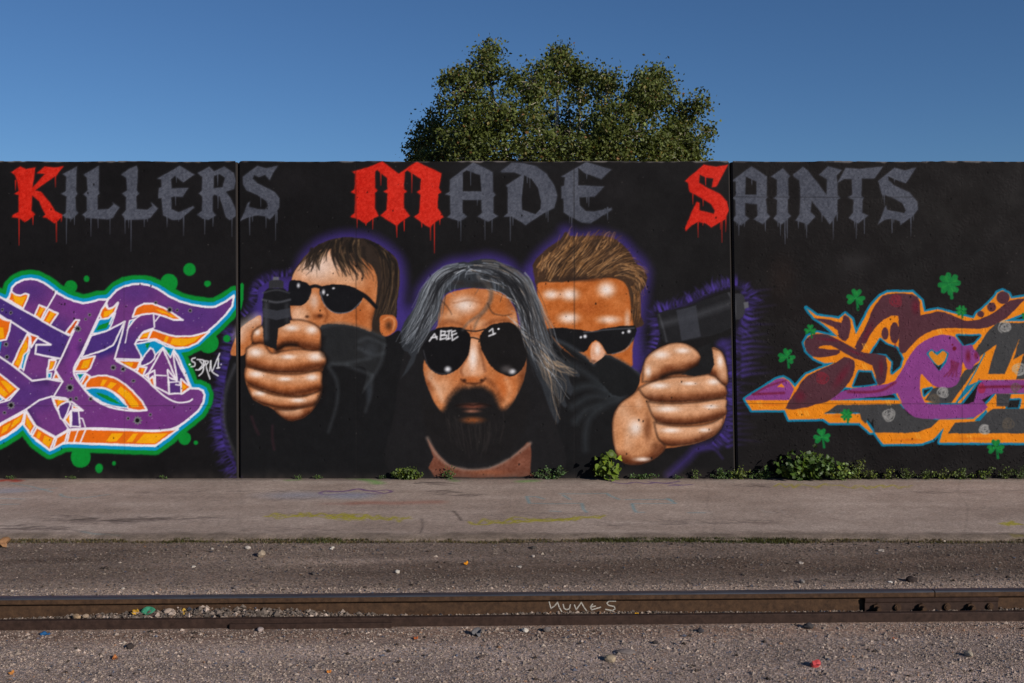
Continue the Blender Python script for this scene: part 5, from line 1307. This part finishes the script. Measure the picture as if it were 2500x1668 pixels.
# ------------------------------------------------------------------ larger stones and litter, each a thing
def rock(name, u, v, r, col, label, cat="stone", sq=(1, .8, .6), z=None, group="stones lying on the gravel", local=None, det=2):
    bm = bmesh.new()
    bmesh.ops.create_icosphere(bm, subdivisions=det, radius=1)
    rr = random.Random(int(u*7 + v*13))
    r *= 1.4 if local is None else 1.15
    k = [Vector((rr.gauss(0, 1), rr.gauss(0, 1), rr.gauss(0, 1))).normalized() for _ in range(9)]
    for vt in bm.verts:
        d = vt.co.normalized()
        m = min([.72 + .28*rr.random()] + [(.62 + .05*i) / max(.25, d.dot(q)) if d.dot(q) > .5 else 1.2 for i, q in enumerate(k)])
        vt.co = Vector((d.x*sq[0], d.y*sq[1], d.z*sq[2]))*r*min(1.1, m)
    me = bpy.data.meshes.new(name); bm.to_mesh(me); bm.free()
    a = me.color_attributes.new("Col", 'FLOAT_COLOR', 'POINT')
    cc = np.ones((len(me.vertices), 4), np.float32); cc[:, :3] = lin(col)[None]*np.random.default_rng(int(u)).uniform(.8, 1.2, (len(me.vertices), 1))
    a.data.foreach_set("color", cc.ravel())
    me.materials.append(M_STONE)
    o = bpy.data.objects.new(name, me)
    if local is not None: o.location = local
    else:
        x, y = ground_pt(u, v, GZ)
        zg = float(ground_z(np.array([x]), np.array([y]))[0]) if z is None else z
        o.location = (x, y, zg + r*sq[2]*.55)
    o.rotation_euler = (0, 0, rr.uniform(0, 6))
    link(o)
    return tag(o, label, cat, group)
rock("stone", 638, 1358, .034, (150,134,116), "largest pale brown stone on the dirt between pavement and rail", sq=(1, .8, .62))
rock("stone", 605, 1340, .020, (170,160,150), "pale stone just behind the largest brown stone")
rock("stone", 765, 1402, .018, (70,64,62), "dark stone right of the largest brown stone")
rock("stone", 518, 1342, .014, (150,140,130), "small grey stone left of the largest brown stone")
rock("stone", 575, 1438, .018, (110,100,96), "grey stone close behind the rail near the chipping heap")
rock("stone", 318, 1582, .022, (58,50,47), "dark brown lump on the near gravel below the strap's end")
rock("stone", 812, 1338, .014, (180,172,160), "whitish pebble on the dirt near the mossy edge")
rock("stone", 970, 1401, .017, (186,178,166), "round pale pebble alone on the dirt left of centre")
rock("stone", 1302, 1340, .020, (72,66,62), "dark stone on the dirt near the mossy edge, centre")
rock("stone", 1302, 1361, .015, (150,140,132), "small grey stone below the dark centre stone")
rock("stone", 1958, 1422, .020, (118,112,108), "grey stone behind the rail, left of the white scrap")
rock("stone", 2226, 1422, .030, (52,44,42), "dark brown rounded lump behind the rail joint")
rock("stone", 1975, 1534, .026, (62,58,58), "dark angular stone in front of the bar")
rock("stone", 1490, 1614, .030, (150,134,112), "pale brown stone on the near gravel, shadow to its side")
rock("stone", 1530, 1594, .034, (112,102,98), "broad grey stone behind the pale brown one on the near gravel", sq=(1.3, .8, .35))
rock("stone", 2365, 1602, .022, (150,138,122), "lone pale stone on the near gravel at the right")
rock("stone", 1282, 1542, .018, (184,176,164), "pale stone just in front of the bar")
rock("stone", 1335, 1542, .022, (100,92,88), "grey stone next to the pale one in front of the bar")
rock("stone", 635, 1541, .020, (146,132,126), "pinkish stone against the steel strap")
rock("stone", 1175, 1604, .016, (70,60,56), "thin dark stone on the near gravel left of centre", sq=(1.4, .7, .4))
rock("stone", 1600, 1571, .014, (60,54,52), "small dark stone on the near gravel right of centre")
rock("stone", 1710, 1544, .020, (66,62,64), "dark stone left of the pale scrap in front of the bar")
rock("stone", 300, 1440, .012, (160,150,140), "small pale pebble behind the rail at the left")
rock("stone", 258, 1388, .016, (60,52,48), "small dark stone on the dirt at the left")
# lumps in the heap between bar and rail
def lp(u, dz, yy=.085):
    x = rx_of(u, 5.68)
    return (RAIL[0] + x*math.cos(PSI) - yy*math.sin(PSI), RAIL[1] + x*math.sin(PSI) + yy*math.cos(PSI), dz)
for (u, dz, r, c, l) in ((70,-.012,.017,(58,48,44),"dark lump at the far left of the heap by the rail"), (98,-.01,.022,(60,50,46),"dark lump second from the left in the heap by the rail"), (126,-.008,.022,(64,52,46),"dark lump third from the left in the heap by the rail"), (156,-.006,.02,(60,52,48),"dark lump fourth from the left in the heap by the rail"),
                         (196,.012,.028,(150,126,100),"tan stone on the left of the heap by the rail"), (218,.016,.020,(140,122,104),"small tan stone beside the bigger tan one in the heap"), (250,.014,.022,(110,92,80),"brown stone between tan stones and yellow leaf in the heap"), (386,.012,.034,(128,98,84),"reddish brown slab under the green leaf in the heap"),
                         (404,.0,.024,(48,40,38),"black lump below the reddish slab in the heap"), (620,-.004,.024,(92,78,70),"brown stone towards the right end of the heap"), (600,-.002,.022,(84,70,64),"dark brown stone at the right end of the heap"), (700,0,.018,(100,88,80),"small brown stone beyond the heap by the rail"),
                         (2030,-.004,.017,(40,34,32),"black stone on the rail foot left of the joint bar"), (1660,-.012,.012,(50,44,42),"tiny black stone on the rail foot near the chalk letters"), (2282,-.008,.016,(50,40,36),"dark chip under the joint bar bolts")):
    rock("stone", u, 1500, r, c, l, local=lp(u, dz), group="lumps caught beside the rail")

def leaf_shape(kind, n=10):
    if kind == 'oval': return [(.5*math.sin(math.pi*t)**.8*(.9 if s else -.9)*.6, t) for s, t in [(1, i/n) for i in range(n+1)] + [(0, 1 - i/n) for i in range(1, n)]]
    if kind == 'lobed':
        pts = []
        for i in range(20):
            a = -math.pi/2 + 2*math.pi*i/20
            r = .5*(1 - .22*(i % 4 == 2) + .12*(i % 4 == 0))*(1 if i not in (0,) else .35)
            pts.append((r*math.cos(a), .5 + r*math.sin(a)))
        return pts
    if kind == 'heart': return [(0,.08),(.22,-.02),(.42,.12),(.46,.38),(.30,.66),(.10,.88),(0,1.05),(-.10,.88),(-.30,.66),(-.46,.38),(-.42,.12),(-.22,-.02)]

def scrap(name, loc, size, col, label, cat, shape='oval', curl=.3, rot=(0, 0, 0), thick=.002):
    pts = leaf_shape(shape)
    mb = MB(); n = len(pts)
    rr = random.Random(int(loc[0]*1000))
    cx, cy = 0, .5
    def h(x, y): return curl*size*((x*x)*2.2 + .5*(y-.5)**2 + .25*math.sin(6*x + 9*y))
    ring = [((x)*size, (y-.5)*size, h(x, y)) for x, y in pts]
    mid = [((x*.5)*size, ((y-.5)*.5)*size, h(x*.5, .5+(y-.5)*.5)) for x, y in pts]
    top = ring + mid + [(0, 0, h(0, .5))]
    vs = top + [(x, y, z - thick) for x, y, z in top]
    m = len(top)
    fs = []
    for i in range(n):
        j = (i+1) % n
        fs += [(i, j, n+j, n+i), (n+i, n+j, 2*n), (m+j, m+i, m+n+i, m+n+j), (m+n+j, m+n+i, m+2*n), (j, i, m+i, m+j)]
    mb.add(vs, fs)
    o = mesh_obj(name, mb.v, mb.f, M_STONE, None, True, np.tile(lin(col), (len(mb.v), 1))*np.random.default_rng(3).uniform(.85, 1.15, (len(mb.v), 1)))
    o.location = loc; o.rotation_euler = (Matrix.Rotation(rot[0], 3, 'X') @ Matrix.Rotation(rot[2], 3, 'Z')).to_euler()
    return tag(o, label, cat)
def gpos(u, v, dz=.004):
    x, y = ground_pt(u, v, GZ); return (x, y, float(ground_z(np.array([x]), np.array([y]))[0]) + dz)
scrap("fallen_leaf", lp(367, .040, .095), .085, (52,120,92), "green leaf standing up against the rail web above the heap", "leaf", 'oval', .25, (R(62), .1, R(97)))
scrap("fallen_leaf", lp(338, .032, .09), .036, (170,130,44), "yellow curled leaf left of the green leaf", "leaf", 'lobed', .9, (R(50), .3, .6))
scrap("fallen_leaf", lp(453, .030, .095), .032, (170,136,56), "small yellow leaf right of the green leaf", "leaf", 'lobed', .9, (R(60), .2, 1.6))
scrap("fallen_leaf", lp(1558, -.006, .09), .022, (214,158,24), "tiny yellow leaf at the rail foot beside the chalk letters", "leaf", 'lobed', .8, (R(50), .2, .4))
scrap("fallen_leaf", gpos(1138, 1382), .030, (196,128,30), "small orange leaf on the dirt left of centre", "leaf", 'lobed', .9, (R(30), 0, 1))
scrap("fallen_leaf", gpos(281, 1606), .030, (170,106,62), "orange brown leaf on the near gravel at the left", "leaf", 'lobed', .7, (R(15), 0, 2))
scrap("fallen_leaf", gpos(803, 1643), .022, (186,116,54), "orange leaf at the bottom edge left of centre", "leaf", 'lobed', .7, (R(20), 0, .4))
scrap("fallen_leaf", gpos(28, 1643), .026, (176,116,58), "orange leaf in the bottom left corner", "leaf", 'lobed', .7, (R(20), 0, 1.2))
scrap("fallen_leaf", gpos(1015, 1561), .024, (156,84,46), "rust coloured leaf in front of the bar left of centre", "leaf", 'lobed', .7, (R(20), 0, .4))
scrap("fallen_leaf", gpos(2184, 1563), .022, (170,96,56), "rust coloured leaf on the near gravel at the right", "leaf", 'lobed', .7, (R(20), 0, 2.4))
scrap("paper_scrap", gpos(110, 1551), .062, (34,84,128), "blue scrap in front of the bar at the left", "litter", 'oval', .5, (R(12), .1, R(85)))
scrap("paper_scrap", gpos(2173, 1424), .030, (214,206,196), "white scrap lying behind the rail joint", "litter", 'heart', .2, (R(8), 0, 1.3))
scrap("paper_scrap", gpos(1162, 1551), .060, (96,94,96), "folded grey foil scrap in front of the bar", "litter", 'heart', 1.1, (R(28), .3, R(75)))
scrap("paper_scrap", lp(420, .030, .09), .085, (158,140,126), "pale wood splinter lying on the heap", "litter", 'oval', .2, (R(40), 0, R(70)))
scrap("paper_scrap", lp(535, .026, .095), .075, (122,108,98), "grey splinter at the right of the heap", "litter", 'oval', .2, (R(30), 0, R(95)))
scrap("cardboard_scrap", gpos(8, 1334, .02), .10, (136,100,70), "folded brown cardboard at the left edge by the pavement", "litter", 'heart', .8, (R(25), .3, R(70)), .004)
scrap("paper_scrap", gpos(2060, 1170, .045), .10, (172,150,132), "crumpled pale paper under the weeds by the wall", "litter", 'heart', 1.2, (R(30), .2, R(60)))
for (u, v, s, c, l) in ((808,1340,.03,(190,180,170),"pale chip on the dirt near the mossy edge"), (2150,1346,.05,(140,130,122),"pale flat chip near the pavement edge at the right"), (1955,1373,.04,(160,150,140),"light flat chip on the dirt right of centre"), (1268,1388,.03,(150,142,134),"small light chip on the dirt at the centre"), (472,1385,.03,(182,172,160),"light chip on the dirt left of the largest stone"), (2144,1318,.045,(150,142,134),"pale chip lodged at the pavement edge")):
    scrap("stone_chip", gpos(u, v), s, c, l, "stone chip", 'heart', .3, (R(14), .1, random.uniform(0, 3)), .006)
# crushed red plastic cap
cap = empty("plastic_cap", gpos(1990, 1628, 0)); cap.rotation_euler = (R(24), R(8), .5); tag(cap, "crushed red plastic cap on the near gravel", "litter")
M_REDP = mat_plain("red_plastic", (0.42, 0.05, 0.05), .45, .4, .3, 90)
mb = MB(); n = 18
rr = random.Random(4)
rad = [.027*(1 + .18*math.sin(2*2*math.pi*k/n + .6) + .05*rr.random()) for k in range(n)]
vs = [(rad[k]*math.cos(2*math.pi*k/n), rad[k]*.8*math.sin(2*math.pi*k/n), z*(1 + .3*math.sin(k))) for z in (.0, .020) for k in range(n)]
mb.add(vs, [[k, (k+1) % n, n + (k+1) % n, n + k] for k in range(n)])
mb.build("side", M_REDP, cap, False)
mb = MB(); mb.add([(rad[k]*.97*math.cos(2*math.pi*k/n), rad[k]*.78*math.sin(2*math.pi*k/n), .019 + .005*math.sin(k)) for k in range(n)] + [(0, 0, .014)], [[k, (k+1) % n, n] for k in range(n)])
mb.build("top", M_REDP, cap, False)

# ------------------------------------------------------------------ moss and grass along the pavement's broken edge
def blades(name, X, Y, Zb, H, W, cols, lean=.5):
    k = len(X)
    a = rng.uniform(0, 6.28, k); ln = rng.uniform(0, lean, k)*H; b = rng.uniform(0, 6.28, k)
    dx, dy = np.cos(a)*W, np.sin(a)*W
    v = np.zeros((k, 4, 3))
    v[:, 0] = np.stack([X - dx, Y - dy, Zb], -1); v[:, 1] = np.stack([X + dx, Y + dy, Zb], -1)
    v[:, 2] = np.stack([X + dx*.6 + np.cos(b)*ln*.5, Y + dy*.6 + np.sin(b)*ln*.5, Zb + H*.6], -1)
    v[:, 3] = np.stack([X + np.cos(b)*ln, Y + np.sin(b)*ln, Zb + H], -1)
    i = np.arange(k)*4
    f = np.concatenate([np.stack([i, i+1, i+2], -1), np.stack([i, i+2, i+3], -1)])
    return mesh_obj(name, v.reshape(-1, 3), f, M_LEAF, None, False, np.repeat(cols, 4, axis=0))
NB = 26000
bx_ = rng.uniform(-4.3, 4.3, NB)
patch = np.clip(fbm(bx_, bx_*0, 61, .35, 5)*.9 + .35 - .10*np.clip(bx_ - 1.2, 0, 2) - .20*np.clip(-bx_ - 2.2, 0, 2), .38, 1)
kp = rng.random(NB) < patch; bx_ = bx_[kp]; nb = len(bx_)
by_ = -2.66 - np.abs(rng.normal(.03, .035, nb)) + rng.uniform(0, .035, nb)
Hh = rng.uniform(.006, .022, nb) * (0.6 + patch[kp]*.8)
bc = lin((74, 76, 34))[None]*rng.uniform(.35, 1.3, (nb, 1))
bc = np.where((rng.random(nb) < 1.05 - patch[kp])[:, None], lin((104, 88, 56))[None]*rng.uniform(.4, 1.2, (nb, 1)), bc)
ms = blades("moss", bx_, by_, np.where(by_ > -2.67, -.03, GZ - .004), Hh, .0035, bc); tag(ms, "low moss and grass in the crack along the pavement edge", "moss", None, "stuff")

# ------------------------------------------------------------------ weeds growing along the wall foot
def leaves_mesh(name, pos, size, normal_bias, shape, cols, mat, parent, up=.3):
    pts = np.array(leaf_shape(shape))
    n = len(pts); k = len(pos)
    nrm = rng.normal(0, 1, (k, 3))*(1 - normal_bias[3]) + np.array(normal_bias[:3])*1.6*normal_bias[3]
    nrm /= np.linalg.norm(nrm, axis=1, keepdims=True)
    tip = rng.normal(0, 1, (k, 3)) + np.array((0, -.4, -up))
    tip -= nrm*(tip*nrm).sum(1, keepdims=True); tip /= np.linalg.norm(tip, axis=1, keepdims=True)
    sd = np.cross(tip, nrm)
    ctr = pts.mean(0)
    lp_ = np.vstack([pts, ctr[None]])
    lx, ly = lp_[:, 0], lp_[:, 1]
    fold = np.abs(lx)*.35 - .18*(ly - .4)**2
    v = pos[:, None, :] + size[:, None, None]*(sd[:, None, :]*lx[None, :, None] + tip[:, None, :]*ly[None, :, None] + nrm[:, None, :]*fold[None, :, None])
    i = (np.arange(k)*(n+1))[:, None, None]
    tri = np.array([(a, (a+1) % n, n) for a in range(n)])[None]
    f = (i + tri).reshape(-1, 3)
    return mesh_obj(name, v.reshape(-1, 3), f, mat, parent, False, np.repeat(cols, n+1, axis=0))
def leafcols(k, base, var=.35, yel=.12):
    c = lin(base)[None]*rng.lognormal(0, var, (k, 1))
    y = rng.random(k) < yel
    c = np.where(y[:, None], c*np.array((1.5, 1.25, .7)), c)
    return np.clip(c, .005, .5)
def plant(label, u, w, h, nstem, nleaf, lsize, shape, base, depth=.14, name="wall_weed", trail=0., group="weeds along the wall foot", lo=.0):
    """stems fan out of the crack, leaves sit along them"""
    x0 = WX(u)
    root = empty(name, (x0, -.03, 0)); tag(root, label, "weed", group)
    mb = MB(); P = []; Sz = []
    for s in range(nstem):
        bx0 = random.uniform(-.3, .3)*w*.6
        tx = random.uniform(-.5, .5)*w; ty = -random.uniform(.02, depth); tz = h*random.uniform(.55, 1.0)*(1 - .55*abs(tx/(w*.5))**2)
        tz = max(tz, .03)
        p0 = Vector((bx0, -.01, 0)); p2 = Vector((tx, ty, tz)); p1 = Vector((bx0*.5 + tx*.5 + random.gauss(0, .02), ty*.6, tz*.65))
        pts = [p0*(1-t)**2 + p1*2*t*(1-t) + p2*t*t for t in (0, .25, .5, .75, 1)]
        tube(mb, pts, .0035, .0012, 5)
        m = max(2, int(nleaf/nstem*random.uniform(.7, 1.3)))
        for j in range(m):
            t = lo + (1 - lo)*random.random()**.8
            p = p0*(1-t)**2 + p1*2*t*(1-t) + p2*t*t
            P.append((p.x + random.gauss(0, lsize*.7), min(-.004, p.y + random.gauss(0, lsize*.6)), max(.006, p.z + random.gauss(0, lsize*.45)))); Sz.append(lsize*random.uniform(.6, 1.25))
    mb.build("stem", M_STEM, root)
    P = np.array(P); Sz = np.array(Sz)
    leaves_mesh("leaves", P, Sz, (.5, -.7, .55, .55), shape, leafcols(len(P), np.array(base)*.80), M_LEAF, root)
    return root
G1, G2, G3 = (88, 108, 38), (70, 98, 42), (104, 118, 44)
plant("low round leafy weed beside the collar of the middle painted man", 998, .30, .17, 16, 330, .028, 'heart', G1, .13)
plant("small weed with a tall thin stalk in front of the painted collar", 1102, .18, .16, 8, 90, .022, 'oval', G2, .08)
plant("creeping weed with two upright sprigs between collar and tall vine", 1345, .42, .15, 16, 230, .019, 'heart', (66,96,46), .09)
plant("tall bright green vine with broad leaves below the painted fist", 1482, .24, .34, 10, 60, .072, 'heart', (112,136,44), .20, name="leafy_vine")
plant("low creeping weed right of the tall vine", 1575, .36, .07, 12, 120, .018, 'heart', (70,100,46), .06)
plant("single thin sprig left of the right wall joint", 1697, .12, .13, 5, 60, .018, 'oval', G1, .05)
plant("low weed left of the right wall joint", 1765, .30, .12, 12, 190, .020, 'oval', G2, .09)
plant("tufted weed standing against the right wall joint", 1803, .18, .15, 9, 120, .026, 'oval', G3, .09)
plant("low weed between the joint tuft and the large bush", 1860, .30, .12, 12, 170, .021, 'oval', G2, .09)
plant("large leafy bush under the painted clover", 1962, .62, .33, 34, 420, .056, 'lobed', (78,106,40), .30, name="leafy_bush")
plant("pale trailing weed on the right side of the large bush", 2048, .34, .20, 16, 230, .032, 'lobed', (96,118,50), .22)
plant("upright weed with a tall stalk right of the large bush", 2085, .26, .27, 12, 190, .024, 'oval', G3, .12)
for (u, w, h, l) in ((2122,.24,.13,"first low weed right of the tall stalk"), (2165,.26,.15,"second low weed right of the tall stalk"), (2210,.28,.14,"bushy low weed below the orange band"), (2255,.26,.17,"pointed weed below the orange band"), (2300,.30,.19,"taller weed left of the lowest painted clover"), (2345,.30,.20,"taller weed beneath the lowest painted clover"), (2400,.30,.16,"low weed right of the lowest painted clover"), (2448,.28,.18,"weed second from the right edge of the picture"), (2492,.30,.22,"weed cut by the right edge of the picture")):
    plant(l, u, w*random.uniform(.55, .95), h*random.uniform(.6, 1.1), 11, int(random.uniform(80, 150)), .020, random.choice(('oval', 'heart')), random.choice((G1, G2, G3)), .10)
for (u, l) in ((35,"tiny sprout at the wall foot, far left"), (180,"tiny sprout under the green paint, left"), (405,"tiny sprout between green paint and left joint"), (735,"tiny sprout right of the left joint"), (778,"second tiny sprout right of the left joint"), (930,"sprout left of the round leafy weed"), (1652,"tiny sprout below the purple streak")):
    plant(l, u, .12, .05, 5, 34, .013, 'heart', G2, .04, name="wall_sprout", group="tiny sprouts at the wall foot")

# ------------------------------------------------------------------ tree behind the wall
TD = 30.0
def tp(u, v, dy=0.0):
    u = 1365 + (u - 1365)*.975; v = v + 4
    return np.array(((u - 1250)*TD/FPX, TD - CAM_D + dy, CAM_H + (HOR - v)*TD/FPX))
kpx = TD/FPX
tree = empty("cottonwood_tree", tuple(tp(1365, 900)*np.array((1, 1, 0)))); tag(tree, "broad green tree rising behind the wall against the blue sky", "tree")
torg = Vector(tree.location)
lobes = [(1010,395,32,40,.2,26),(1080,400,70,50,-.4,60),(1690,400,46,50,-.3,44),(1590,395,80,50,-.8,60),(1330,400,110,50,-1.1,80),(1470,400,90,50,-1.0,70),(1180,410,90,50,-1.0,60),(1185,172,55,60,-.3,34),(1135,255,78,75,-.6,60),(1062,315,72,72,.2,58),(1016,360,36,44,.3,18),(1366,150,54,58,.3,40),(1372,118,22,24,.2,9),(1188,128,24,20,-.2,8),(1432,150,26,26,.4,9),(1608,170,34,24,.2,12),(1300,228,80,62,-.5,58),(1424,180,42,52,.6,24),(1483,212,46,54,-.2,32),(1612,210,60,58,.3,46),(1560,272,76,76,-.6,70),(1680,285,58,56,.2,42),(1660,352,66,58,-.3,50),(1250,320,95,80,-.9,84),(1400,300,110,95,.6,80),(1500,345,95,75,-.9,84),(1150,350,85,60,-.9,70),(1400,370,150,60,.8,50),(1230,400,120,60,1.2,50),(1590,400,110,60,1.0,50),(1360,470,300,80,.4,170),(1365,150,110,40,1.0,10),(1735,320,20,24,0,6),(1097,180,14,14,0,2),(1710,250,26,24,0,8)]
mbT = MB()
base = Vector(tp(1365, 900)); base.z = 0
fork = Vector((base.x, base.y, 2.6))
tube(mbT, [base, Vector((base.x+.05, base.y, 1.2)), fork], .30, .24, 9)
LP, LS = [], []
for (u, v, rx, ry, dy, nc) in lobes:
    c = tp(u, v, dy*2.2)
    mid = Vector((fork.x*.45 + c[0]*.55 + random.gauss(0, .2), fork.y*.5 + c[1]*.5, fork.z*.6 + c[2]*.4))
    if nc > 12: tube(mbT, [fork, mid, Vector(c)], .11, .035, 7)
    R3 = np.array((rx*kpx, max(rx, ry)*kpx*1.0, ry*kpx))
    for i in range(nc):
        d = rng.normal(0, 1, 3); d /= np.linalg.norm(d)
        cc = c + d*R3*(rng.random()**.42)*.90
        if i % 2 == 0:
            q1 = Vector(c)*.45 + Vector(cc)*.55 + Vector(rng.normal(0, .07, 3))
            tube(mbT, [Vector(c), q1, Vector(cc)], .022, .006, 4)
        n = int(rng.integers(26, 60)); sg = rng.uniform(.09, .20)
        LP.append(cc + rng.normal(0, 1, (n, 3))*sg*np.array((1, 1, .85)))
LP = np.vstack(LP); k = len(LP)
for o in (mbT,):
    o.v = [(a - torg.x, b - torg.y, c) for a, b, c in o.v]
mbT.build("trunk", M_BARK, tree, True)
LPl = LP - np.array((torg.x, torg.y, 0))
nr = rng.normal(0, 1, (k, 3)); nr /= np.linalg.norm(nr, axis=1, keepdims=True)
t1 = np.cross(nr, rng.normal(0, 1, (k, 3))); t1 /= np.linalg.norm(t1, axis=1, keepdims=True); t2 = np.cross(nr, t1)
Sz = rng.uniform(.034, .066, k)[:, None]
vv = np.stack([LPl - t1*Sz, LPl + t2*Sz*.72 + nr*Sz*.2, LPl + t1*Sz*1.05, LPl - t2*Sz*.72 + nr*Sz*.2], 1)
i = np.arange(k)*4
fT = np.concatenate([np.stack([i, i+1, i+2], -1), np.stack([i, i+2, i+3], -1)])
tc = lin((80, 88, 38))[None]*rng.lognormal(0, .26, (k, 1))
w = rng.random(k)
tc = np.where((w < .07)[:, None], lin((112, 100, 46))[None]*rng.uniform(.5, 1.1, (k, 1)), tc)
tc = np.where((w > .99)[:, None], lin((130, 92, 52))[None]*rng.uniform(.5, 1.0, (k, 1)), tc)
mesh_obj("crown", vv.reshape(-1, 3), fT, M_TREE_LEAF, tree, False, np.repeat(tc, 4, axis=0))
